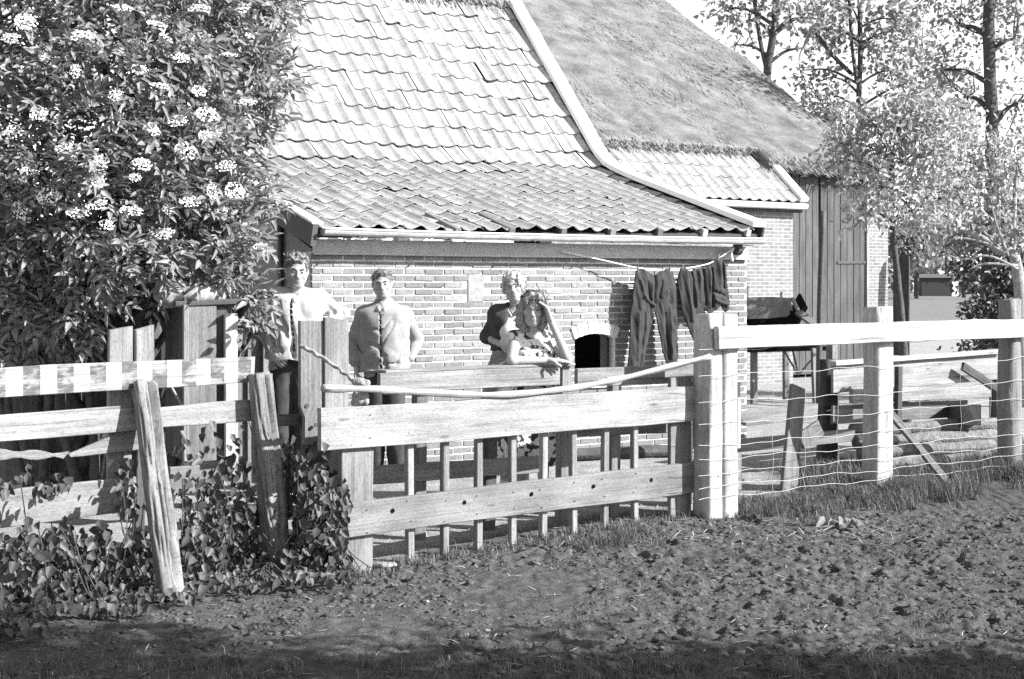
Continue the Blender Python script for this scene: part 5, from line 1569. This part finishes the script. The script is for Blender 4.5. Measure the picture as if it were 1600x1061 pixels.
# ================================================================== VEGETATION
def sample_blobs(blobs, n, shell=0.55):
    """points in the outer part of a set of balls, kept only where they are not deep inside another ball"""
    B = np.array([[*b[0], b[1]] for b in blobs])
    wgt = B[:, 3] ** 2; wgt = wgt / wgt.sum()
    out, nor = [], []
    tries = 0
    while len(out) < n and tries < 60:
        tries += 1
        i = RNG.choice(len(B), n, p=wgt); d = rnd_dirs(n)
        r = B[i, 3] * (shell + (1 - shell) * RNG.random(n) ** 0.6)
        p = B[i, :3] + d * r[:, None] * np.array([1, 1, .9])
        dist = np.linalg.norm(p[:, None, :] - B[None, :, :3], axis=2) / B[None, :, 3]
        ok = dist.min(1) > shell * 0.9
        out += list(p[ok]); nor += list(d[ok])
    return np.array(out[:n]), np.array(nor[:n])

def front_of(blobs, px, py):
    """depth at which the view of pixel (px, py) first meets the crown"""
    d = unit(V3((px - 800) / FPX, 1, -(py - HOR) / FPX)); o = V3(0, 0, EYE); best = None
    for c, r in blobs:
        oc = o - c; b = oc @ d; q = b * b - (oc @ oc - r * r)
        if q > 0:
            h = -b - math.sqrt(q)
            if best is None or h < best: best = h
    return None if best is None else o + d * best

def leafy(C, Nn, per, L, W, spread=0.9, up=0.5, jitter=0.05, fold=.35, droop=.2):
    """per leaves round every shoot tip C with outward direction Nn"""
    n = len(C)
    C2 = np.repeat(C, per, 0) + RNG.normal(0, jitter, (n * per, 3))
    D = np.repeat(Nn, per, 0) * 0.6 + rnd_dirs(n * per) * spread + np.array([0, 0, -0.1])
    Nv = rnd_dirs(n * per) * 0.75 + np.array([0.2, -0.15, up]) + np.repeat(Nn, per, 0) * 0.4
    return leaf_geo(C2, D, Nv, RNG.uniform(.7, 1.25, n * per) * L, RNG.uniform(.75, 1.2, n * per) * W, fold, droop)

# ---- elder bush in flower
E = lambda px, py, Y, r: (at(px, py, Y), r)
eb = [E(20, 20, 10.3, .75), E(150, 10, 10.3, .75), E(270, 0, 10.5, .70), E(370, 30, 10.7, .36), E(60, 150, 10.0, .72), E(190, 130, 10.0, .70), E(310, 130, 10.3, .55),
      E(392, 130, 10.6, .26), E(20, 290, 9.9, .70), E(150, 260, 9.75, .66), E(270, 250, 10.0, .58), E(360, 240, 10.3, .38), E(382, 300, 10.3, .22), E(60, 400, 9.9, .55), E(180, 370, 9.7, .50),
      E(290, 345, 9.9, .45), E(352, 350, 10.1, .28), E(335, 415, 9.9, .22), E(395, 470, 9.85, .13), E(400, 455, 9.8, .08), E(402, 505, 9.7, .09), E(20, 500, 9.9, .36), E(110, 470, 9.8, .30), E(-110, 150, 10.2, .9), E(-110, 400, 10.2, .8),
      E(200, -130, 10.6, .9), E(0, -130, 10.5, .9), E(350, -90, 10.9, .6), E(430, 60, 10.8, .14), E(330, 395, 9.9, .3), E(240, 400, 9.8, .35)]
elder = thing('elder_bush', 'large elder bush covered in white flower heads', 'bush', V3(-2.9, 10.2, 0))
P_, N_ = sample_blobs(eb, 1500, 0.60)
per = 6
n = len(P_) * per
Cc = np.repeat(P_, per, 0) + RNG.normal(0, .05, (n, 3))
Dd = nrm_rows(np.repeat(N_, per, 0) * 0.7 + rnd_dirs(n) * 0.9 + np.array([.08, -.05, -.15]))
Nn = nrm_rows(rnd_dirs(n) * 0.55 + np.array([.2, -.25, .75]))
Nn = nrm_rows(Nn - Dd * np.sum(Nn * Dd, 1)[:, None]); Ss = np.cross(Dd, Nn)
VV, FF, bs = [], [], 0
for (along, side, ang, sc) in ((.045, 1, 1.0, .85), (.045, -1, 1.0, .85), (.10, 1, .8, 1.0), (.10, -1, .8, 1.0), (.15, 0, 0, 1.1)):
    d2 = Dd * math.cos(ang) + Ss * math.sin(ang) * side
    v_, f_ = leaf_geo(Cc + Dd * along, d2, Nn, RNG.uniform(.055, .12, n) * sc, RNG.uniform(.024, .046, n) * sc, .4, .2)
    VV.append(v_); FF.append(f_ + bs); bs += len(v_)
mesh('crown', np.vstack(VV), np.vstack(FF), M['elder_leaf'], elder)
br = Acc()
roots = [at(60, 840, 10.3), at(150, 850, 10.2), at(240, 840, 10.4)]
for k, (c_, r_) in enumerate(eb):
    rt = roots[k % 3]; mid = (rt + c_) / 2 + V3(RNG.normal(0, .15), .15, .1)
    pts = spline([rt, mid, c_], 5); br.add(tube(pts, list(np.linspace(.045, .014, len(pts))), 7))
    for q in range(5):
        e_ = c_ + rnd_dirs(1)[0] * r_ * .9
        pts = spline([c_, (c_ + e_) / 2 + RNG.normal(0, .04, 3), e_], 4); br.add(tube(pts, list(np.linspace(.012, .004, len(pts))), 5))
br.obj('trunk', M['bark'], elder, True)
for pts in ([(180, 212), (186, 190), (189, 168)], [(181, 210), (176, 190), (173, 166)], [(278, 283), (300, 277), (330, 282)], [(70, 498), (130, 486), (200, 488)], [(128, 470), (152, 492), (187, 518)], [(134, 472), (145, 460), (150, 452)]):
    y_ = front_of(eb, *pts[1]); Yv = (y_[1] if y_ is not None else 9.6) - .03
    q = spline([at(px, py, Yv + .05 * i) for i, (px, py) in enumerate(pts)], 5)
    put('bare_twig', tube(q, list(np.linspace(.011, .006, len(q))), 6), M['pale_bark'], elder, True)
um = []
for k in range(5):
    r = np.random.default_rng(k + 70); m_ = 85
    rad = np.sqrt(r.random(m_)) * 0.085; an = r.random(m_) * 6.283
    c_ = np.stack([rad * np.cos(an), rad * np.sin(an), .012 - 1.6 * rad ** 2 + r.normal(0, .004, m_)], 1)
    d_ = np.stack([np.cos(an + 1), np.sin(an + 1), 0 * an], 1)
    v_, f_ = leaf_geo(c_ - d_ * .008, d_, np.tile([0, 0, 1.0], (m_, 1)) + r.normal(0, .3, (m_, 3)), .017, .017, -.2, .1)
    um.append(mesh_data('flower_head', v_, f_, M['blossom']))
fl_px = [(190, 14), (310, 16), (244, 40), (258, 62), (388, 58), (356, 88), (117, 112), (217, 110), (249, 136), (309, 144), (281, 92), (385, 161), (322, 180), (334, 208), (319, 215), (44, 268), (152, 254), (210, 278), (221, 258),
         (149, 319), (295, 315), (261, 326), (122, 333), (166, 352), (288, 237), (20, 207), (17, 61), (41, 36), (373, 14), (75, 307), (237, 203), (255, 365), (330, 300), (150, 280), (60, 180), (350, 260), (205, 330), (100, 230), (30, 330), (395, 385), (300, 60), (130, 60), (70, 90), (345, 330), (365, 300), (275, 190), (180, 150)]
for k, (px, py) in enumerate(fl_px):
    p = front_of(eb, px, py)
    if p is None: p = at(px, py, 10.2)
    p = p + V3(.02, -.05, .0)
    nd = Vector((RNG.normal(.25, .3), RNG.normal(-.75, .25), RNG.normal(.75, .2))).normalized()
    mt = Matrix.Translation(Vector(p)) @ nd.to_track_quat('Z', 'Y').to_matrix().to_4x4() @ Matrix.Diagonal((RNG.uniform(.4, 1.0), RNG.uniform(.4, .9), 1, 1))
    link(bpy.data.objects.new('flower_head', um[k % 5]), elder, mt)

# ---- climbing weeds over the old fence
def weed(label, boxes, nleaf, nbig, loc, Lr=(.035, .075)):
    th = thing('climbing_weed', label, 'weed', loc, 'leafy weeds along the old plank fence')
    C = []
    while len(C) < nleaf:
        x0, x1, ya0, ya1, y1, wgt = boxes[RNG.choice(len(boxes), p=np.array([b[5] for b in boxes]) / sum(b[5] for b in boxes))]
        px = RNG.uniform(x0, x1); top = np.interp(px, [x0, x1], [ya0, ya1]) + 14 * math.sin(px * .11) + RNG.normal(0, 8); py = RNG.uniform(min(top, y1 - 6), y1)
        Yl = line_y(px, FA, FB) if px < 430 else 8.25 + (px - 430) * .0004
        Y = Yl + RNG.uniform(-.30, .22)
        for (xa, xb, ya, yb) in ((199, 262, 600, 922), (386, 434, 585, 868)):
            xc = np.interp(py, [ya, yb], [xa + 25, xb + 10])
            if py < yb - 12 and abs(px - xc) < 34: Y = Yl + RNG.uniform(.12, .3)
        Ymax = (EYE - .03) * FPX / (py - HOR)
        if Y > Ymax: Y = Ymax - RNG.uniform(0, .12)
        C.append(at(px, py, Y))
    C = np.array(C); n = len(C)
    D = rnd_dirs(n) * .6 + np.array([.05, -.35, -.75]); N = rnd_dirs(n) * .55 + np.array([.25, -.75, .45])
    L = RNG.uniform(*Lr, n); W = L * RNG.uniform(.5, .9, n)
    order_ = np.argsort(C[:, 1] - L * 8)
    big = order_[:nbig]; rest_ = order_[nbig:]
    for i in big:
        v_, f_ = leaf_geo(C[i:i+1], D[i:i+1], N[i:i+1], L[i:i+1], W[i:i+1], .35, .25)
        mesh('leaf', v_, f_, M['ivy_leaf'], th)
    v_, f_ = leaf_geo(C[rest_], D[rest_], N[rest_], L[rest_], W[rest_], .35, .25)
    tag(mesh('foliage', v_, f_, M['ivy_leaf'], th), kind='stuff')
    a_ = Acc()
    for i in RNG.choice(n, min(n, 60), False):
        c_ = C[i]; b_ = V3(c_[0] + RNG.normal(0, .12), c_[1] + RNG.uniform(0, .1), 0.0)
        a_.add(tube(spline([b_, (b_ + c_) / 2 + RNG.normal(0, .04, 3), c_], 3), .0035, 5))
    tag(a_.obj('stems', M['bark'], th), kind='stuff')
weed('leafy weed spreading at the foot of the fence below the striped rail', [(-20, 70, 925, 880, 985, 1.2), (60, 235, 825, 835, 950, 2.6), (0, 110, 735, 745, 765, .25), (180, 232, 700, 740, 800, .3), (0, 60, 830, 820, 880, .5)], 1250, 110, V3(-2.4, 7.6, 0))
weed('leafy climber filling the gap between the two split fence posts', [(285, 420, 770, 760, 915, 3.2), (275, 405, 680, 665, 765, .4), (235, 300, 880, 880, 930, .5), (400, 470, 850, 850, 905, .6)], 950, 100, V3(-1.65, 8.0, 0))
weed('glossy climber hanging at the hinge end of the gate', [(455, 545, 730, 740, 905, 2.2), (440, 510, 690, 700, 740, .3)], 600, 90, V3(-1.2, 8.3, 0))

# ---- trees
def tree(name, label, trunk, r0, r1, blobs, shoots, per, L, W, bark, leaf, shell=.35, up=.5, twig=4, group='trees round the farmyard', cat='tree', limb_r=.35):
    th = thing(name, label, cat, V3(trunk[0][0], trunk[0][1], 0), group)
    tp = spline(trunk, 6); rr = list(np.linspace(r0, r1, len(tp)))
    a_ = Acc(); a_.add(tube(tp, rr, 9, wob=.06))
    for c_, r_ in blobs:
        dd = [np.linalg.norm(q[:2] - c_[:2]) + abs(q[2] - (c_[2] - r_ * .6)) for q in tp]
        i = int(np.argmin(dd)); s_ = tp[i]
        pts = spline([s_, (s_ + c_) / 2 + V3(0, 0, .12 * np.linalg.norm(c_ - s_)), c_], 4)
        q0 = max(min(rr[i] * .6, r_ * .12), r1 * .5)
        a_.add(tube(pts, list(np.linspace(q0, q0 * limb_r, len(pts))), 6))
        for k in range(twig):
            e_ = c_ + rnd_dirs(1)[0] * r_ * .95
            pts = spline([c_, (c_ + e_) / 2 + RNG.normal(0, r_ * .08, 3), e_], 3); a_.add(tube(pts, list(np.linspace(q0 * limb_r, q0 * .12, len(pts))), 5))
    a_.obj('trunk', M[bark], th, True)
    p_, n_ = sample_blobs(blobs, shoots, shell)
    v_, f_ = leafy(p_, n_, per, L, W, up=up, jitter=L * 1.3)
    mesh('crown', v_, f_, M[leaf], th)
    return th
T = lambda px, py, Y, r: (at(px, py, Y), r)
Yt = 16.5
tree('young_tree', 'slim young tree with pale leaves in front of the barn doors', [V3(at(1418, 0, Yt)[0], Yt, -.05), at(1410, 520, Yt), at(1402, 430, Yt), at(1394, 350, Yt), at(1392, 250, Yt)], .055, .022,
     [T(1330, 250, Yt, .40), T(1390, 210, Yt, .48), T(1450, 240, Yt, .42), T(1352, 330, Yt - .2, .28), T(1420, 320, Yt, .36), T(1380, 290, Yt - .3, .36), T(1470, 310, Yt + .2, .32), T(1420, 150, Yt, .36), T(1350, 175, Yt, .3), T(1312, 225, Yt - .1, .2), T(1440, 190, Yt, .4)],
     330, 10, .085, .050, 'bark', 'pale_leaf', .15, twig=9)
Yt = 27
tree('tall_tree', 'tall dark trunked tree at the end of the wire fence', [V3(at(1541, 0, Yt)[0], Yt, -.05), at(1541, 500, Yt), at(1548, 350, Yt), at(1550, 200, Yt), at(1545, 60, Yt), at(1548, -120, Yt)], .155, .10,
     [T(1585, 60, Yt, 0.69), T(1500, 40, Yt + .5, 0.62), T(1590, 160, Yt, 0.75), T(1510, 150, Yt + .4, 0.56), T(1590, 260, Yt, 0.75), T(1500, 250, Yt + .3, 0.56), T(1570, -30, Yt, 1.00), T(1480, -40, Yt, 0.88), T(1470, 110, Yt + .6, 0.50)],
     330, 9, .11, .065, 'bark', 'mid_leaf', .2)
Yt = 36
tree('roadside_tree', 'forked tree rising behind the thatched roof', [V3(at(1200, 0, Yt)[0], Yt, -.05), at(1199, 200, Yt), at(1199, 112, Yt), at(1210, 40, Yt), at(1218, -80, Yt)], .13, .08,
     [T(1170, 30, Yt, .8), T(1130, 12, Yt, .6), T(1235, 30, Yt, .7), T(1255, 75, Yt, .55), T(1175, -40, Yt, 1.2), T(1260, -40, Yt, 1.2), T(1150, 70, Yt, .4), T(1280, 30, Yt + 1, .9)],
     120, 8, .17, .11, 'bark', 'mid_leaf', .2)
bpy_last = tube(spline([at(1198, 112, 36), at(1187, 60, 36), at(1176, -20, 36)], 4), .055, 7)
put('limb', bpy_last, M['bark'], bpy.data.objects['roadside_tree'], True)
Yt = 33
tree('roadside_tree', 'slender twin stemmed tree with sparse leaves beside the thatched roof', [V3(at(1342, 0, Yt)[0], Yt, -.05), at(1341, 200, Yt), at(1344, 90, Yt), at(1342, -60, Yt)], .075, .05,
     [T(1290, 45, Yt, .65), T(1275, 150, Yt, .55), T(1300, 120, Yt, .5), T(1360, 60, Yt, .55), T(1400, 110, Yt, .7), T(1320, 200, Yt, .6), T(1400, 30, Yt, .6), T(1440, 60, Yt + 1, .6), T(1330, 10, Yt, .6), T(1430, 180, Yt, .8), T(1250, 110, Yt, .4), T(1475, 130, Yt, .7), T(1290, 190, Yt, .45)],
     330, 8, .15, .10, 'bark', 'mid_leaf', .2)
put('limb', tube(spline([at(1338, 130, 33), at(1330, 60, 33), at(1325, -40, 33)], 4), .04, 7), M['bark'], bpy.data.objects['roadside_tree.001'], True)
put('limb', tube(spline([at(1330, 115, 33.2), at(1300, 85, 33), at(1270, 45, 33)], 4), .05, 7), M['bark'], bpy.data.objects['roadside_tree.001'], True)
Yt = 19
tree('leaning_willow', 'pale branching willow with bright bare boughs at the meadow edge', [V3(at(1600, 0, Yt)[0], Yt, -.05), at(1590, 420, Yt), at(1560, 390, Yt), at(1530, 370, Yt), at(1475, 345, Yt)], .09, .03,
     [T(1500, 300, Yt, .40), T(1560, 300, Yt, .42), T(1530, 240, Yt, .4), T(1590, 360, Yt, .35), T(1480, 330, Yt, .28), T(1590, 250, Yt, .4), T(1460, 270, Yt + .3, .36), T(1500, 200, Yt + .4, .4), T(1460, 380, Yt + .4, .2)],
     240, 10, .085, .045, 'pale_bark', 'pale_leaf', .15)
wil = bpy.data.objects['leaning_willow']
for pts in ([(1590, 420), (1545, 400), (1505, 405), (1480, 398)], [(1570, 395), (1540, 380), (1500, 372), (1478, 380)], [(1575, 400), (1555, 345), (1548, 310)], [(1590, 415), (1540, 412), (1515, 420)], [(1560, 385), (1520, 350), (1470, 342)]):
    q = spline([at(x, y, Yt - .15) for x, y in pts], 5); put('bough', tube(q, list(np.linspace(.022, .007, len(q))), 7), M['pale_bark'], wil, True)
Yt = 20.5
tree('dark_shrub', 'dark evergreen shrub at the foot of the tall tree', [V3(at(1560, 0, Yt)[0], Yt, 0), at(1560, 520, Yt), at(1560, 460, Yt)], .04, .02,
     [T(1575, 440, Yt - .2, .42), T(1590, 400, Yt, .4), T(1525, 485, Yt - .5, .20), T(1560, 500, Yt - .5, .3), T(1590, 480, Yt - .2, .35), T(1530, 535, Yt - .6, .25), T(1575, 545, Yt - .5, .3), T(1510, 420, Yt + .4, .25)],
     260, 9, .10, .055, 'bark', 'dark_leaf', .2, cat='shrub')
far_labels = ['far meadow tree just beyond the young tree trunk', 'far meadow tree to the near side of the low dark shed', 'far meadow tree rising behind the low dark shed', 'far meadow tree beside the white shed door',
              'far meadow tree behind the dark trunk', 'far meadow tree at the edge of the picture beyond the willow', 'tall far tree showing above the low dark shed']
for k, (px, Y, h, r_) in enumerate(((1408, 160, 6.5, 2.0), (1432, 170, 7.5, 2.4), (1462, 225, 9.5, 3.6), (1506, 180, 7.5, 2.4), (1535, 165, 7.5, 2.6), (1580, 160, 8.5, 3.0), (1478, 240, 16.5, 5.2))):
    x = (px - 800) / FPX * Y
    bl_ = [(V3(x + RNG.normal(0, r_ * .5), Y + RNG.normal(0, r_ * .4), h + RNG.uniform(-.3, .5) * r_), r_ * RNG.uniform(.5, .8)) for q in range(7)]
    tree('meadow_tree', far_labels[k], [V3(x, Y, -.1), V3(x + .1, Y, h * .5), V3(x + .05, Y, h)], .28, .12, bl_, 150, 7, .60, .42, 'bark', 'mid_leaf', .2, twig=2, group='trees beyond the meadow')
# far hedge line closing the meadow
C = np.stack([RNG.uniform(-330, 330, 9000), RNG.uniform(285, 315, 9000), RNG.random(9000) ** 1.3 * 11.0], 1)
C[:, 2] *= (0.7 + 0.5 * vnoise(np.stack([C[:, 0] * .05, C[:, 1] * 0, C[:, 0] * 0], 1), 3))
v_, f_ = leaf_geo(C, rnd_dirs(9000), rnd_dirs(9000) + np.array([.3, -.5, .6]), 2.8, 2.0)
tag(mesh('far_woods', v_, f_, M['mid_leaf']), 'far line of woods behind the meadow', 'woods', kind='stuff')

# ---- unseen trees added to the side of the camera to shade the near ground
for k, (x, y, h, r_, lab) in enumerate(((7.2, 4.25, 2.7, 1.2, 'unseen bushy tree added to shade the near soil'), (5.0, 4.25, 2.8, 1.2, 'second unseen bushy tree added for shade, nearer the gate'), (3.9, 4.5, 3.1, 1.1, 'tallest unseen bushy tree added for shade'))):
    bl_ = [(V3(x + RNG.normal(0, .35), y + RNG.normal(0, .25), h + RNG.uniform(-.9, 1.0)), r_ * RNG.uniform(.45, .72)) for q in range(9)]
    tree('unseen_shade_tree', lab, [V3(x, y, -.1), V3(x, y, 1.2), V3(x, y, h)], .09, .04, bl_, 330, 8, .12, .075, 'bark', 'mid_leaf', .1, group='unseen trees added for shade')

# ---- grass, straw, clods
def blades(X, Yp, h, w, name, label, mat='grass', lean=1.0):
    n = len(X); Z = ground_z(X, Yp) - .01
    a = RNG.random(n) * 6.283; d = np.stack([np.cos(a), np.sin(a), 0 * a], 1); s = np.stack([-np.sin(a), np.cos(a), 0 * a], 1) * w
    b = np.stack([X, Yp, Z], 1); ln = RNG.uniform(.1, 1, n)[:, None] * lean
    up = np.array([0, 0, 1.0]); hh = (h * RNG.uniform(.5, 1.2, n))[:, None]
    m1 = b + up * hh * .55 + d * hh * ln * .3; tp = b + up * hh * (1 - .35 * ln) + d * hh * ln
    V = np.stack([b - s, b + s, m1 + s * .8, m1 - s * .8, tp], 1).reshape(-1, 3); i = np.arange(n)[:, None] * 5
    F = np.concatenate([i + np.array([[0, 1, 2]]), i + np.array([[0, 2, 3]]), i + np.array([[3, 2, 4]])], 1).reshape(-1, 3)
    o = mesh(name, V, F, M[mat]); return tag(o, label, 'grass', kind='stuff')
def tufts(nt, xr, yr, per, rad, dens=None):
    cx = RNG.uniform(*xr, nt); cy = RNG.uniform(*yr, nt)
    if dens is not None:
        k_ = dens(cx, cy); cx, cy = cx[k_], cy[k_]
    m_ = RNG.integers(per // 3, per, len(cx)); r_ = RNG.uniform(.4, 1.4, len(cx)) * rad
    X = np.repeat(cx, m_) + RNG.normal(0, 1, m_.sum()) * np.repeat(r_, m_); Yp = np.repeat(cy, m_) + RNG.normal(0, 1, m_.sum()) * np.repeat(r_, m_)
    return X, Yp, np.repeat(RNG.uniform(.4, 1.5, len(cx)), m_)
cxx = RNG.uniform(.5, 4.7, 820); off = RNG.normal(-.20, .34, 820)
kk = (off > -.75) & (vnoise(np.stack([cxx * 1.5, off * 2, 0 * cxx], 1), 31) > -.45 + .35 * (cxx < 1.2))
cxx, off = cxx[kk], off[kk]
m_ = RNG.integers(25, 90, len(cxx)); r_ = RNG.uniform(.03, .10, len(cxx))
X = np.repeat(cxx, m_) + RNG.normal(0, 1, m_.sum()) * np.repeat(r_, m_); Yp = fence_y(X) + np.repeat(off, m_) + RNG.normal(0, 1, m_.sum()) * np.repeat(r_, m_)
hs_ = np.repeat(RNG.uniform(.4, 1.5, len(cxx)), m_)
blades(X, Yp, (.04 + .06 * RNG.random(len(X)) + .09 * smooth01((X - 2.2) / 1.2)) * hs_, .0026, 'grass_verge', 'rough grass along the foot of the wire fence')
n = 7000
X = RNG.uniform(2.3, 5.2, n); Yp = fence_y(X) + RNG.uniform(0, 1.6, n)
blades(X, Yp, .10 + .10 * RNG.random(n), .004, 'grass_tufts', 'longer grass behind the wire fence')
X, Yp, hs_ = tufts(520, (-2.8, 3.6), (5.6, 7.3), 60, .055, lambda x, y: (vnoise(np.stack([x * .9, y * 1.2, 0 * x], 1), 41) > .0 - .5 * (y < 6.3)) & (y < 6.5 + .3 * np.maximum(x, 0) + .5 * (x < -1.5)))
blades(X, Yp, (.03 + .05 * RNG.random(len(X))) * hs_, .0024, 'near_grass', 'patchy grass tufts on the near shaded ground')
X, Yp, hs_ = tufts(90, (-2.0, 4.0), (6.4, 9.4), 26, .03, lambda x, y: y < fence_y(x) - .3)
blades(X, Yp, (.02 + .04 * RNG.random(len(X))) * hs_, .0024, 'lane_grass', 'sparse grass tufts growing in the trodden soil')
n = 2600
X = RNG.uniform(-1.1, 1.35, n); Yp = 8.1 + (X + 1.09) * .875 + RNG.normal(-.02, .10, n)
blades(X, Yp, .03 + .06 * RNG.random(n), .003, 'gate_grass', 'thin grass tufts along the bottom of the gate')
# straw in the yard and on the soil
def straws(n, xr, yr, name, label, L=(.06, .2)):
    X = RNG.uniform(*xr, n); Yp = RNG.uniform(*yr, n); Z = ground_z(X, Yp) + .006
    a = RNG.random(n) * 6.283
    D = np.stack([np.cos(a), np.sin(a), RNG.normal(0, .12, n)], 1)
    v_, f_ = leaf_geo(np.stack([X, Yp, Z], 1), D, np.tile([0, 0, 1.], (n, 1)), RNG.uniform(*L, n), .006, .1, .02)
    tag(mesh(name, v_, f_, M['straw']), label, 'straw', kind='stuff')
straws(2500, (-1.5, 2.6), (9.0, 13.5), 'yard_straw', 'loose straw strewn over the yard behind the gate')
straws(420, (-2.8, 3.5), (5.8, 9.0), 'lane_straw', 'a few stray straws on the trodden soil', (.03, .12))
# clods
ico = np.array([(0,0,1),(.894,0,.447),(.276,.851,.447),(-.724,.526,.447),(-.724,-.526,.447),(.276,-.851,.447),(.724,.526,-.447),(-.276,.851,-.447),(-.894,0,-.447),(-.276,-.851,-.447),(.724,-.526,-.447),(0,0,-1)])
icf = np.array([(0,1,2),(0,2,3),(0,3,4),(0,4,5),(0,5,1),(1,6,2),(2,7,3),(3,8,4),(4,9,5),(5,10,1),(6,7,2),(7,8,3),(8,9,4),(9,10,5),(10,6,1)])
n = 14000
X = RNG.uniform(-2.6, 4.2, n); Yp = RNG.uniform(5.6, 10.2, n)
keep = (Yp < fence_y(X) - .15) & (vnoise(np.stack([X * 1.6, Yp * 1.6, 0 * X], 1), 51) + .35 * (X > -.6) > .0)
X, Yp = X[keep], Yp[keep]; n = len(X)
r_ = RNG.lognormal(math.log(.0072), .45, n)
V = (ico[None] * (1 + RNG.normal(0, .30, (n, 12, 1)))) * r_[:, None, None] * np.array([1.3, 1.0, .6]) + np.stack([X, Yp, ground_z(X, Yp) + r_ * .25], 1)[:, None, :]
F = (icf[None] + np.arange(n)[:, None, None] * 12).reshape(-1, 3)
M['clod'] = mottle('clod', .03, .13, 30, 4, .95, .6)
tag(mesh('soil_clods', V.reshape(-1, 3), F, M['clod']), 'loose crumbs and clods of trodden soil', 'soil', kind='stuff')
# broad dock leaves by the wire fence
dk = thing('dock_plant', 'broad leaved dock plant in the grass below the wire fence', 'weed', V3(2.35, 9.7, 0))
for k, (px, py, L_) in enumerate(((1300, 812, .13), (1312, 806, .15), (1330, 816, .17), (1336, 826, .14), (1288, 818, .12), (1320, 828, .13))):
    p = at(px, py, 9.75); p[2] = max(p[2], gz(p[0], p[1]) + .05)
    v_, f_ = leaf_geo(p[None], np.array([[RNG.normal(.3, .6), -.6, -.3]]), np.array([[.4, -.6, .7]]) + RNG.normal(0, .2, (1, 3)), L_, L_ * .45, .3, .3)
    mesh('leaf', v_, f_, M['mid_leaf'], dk)
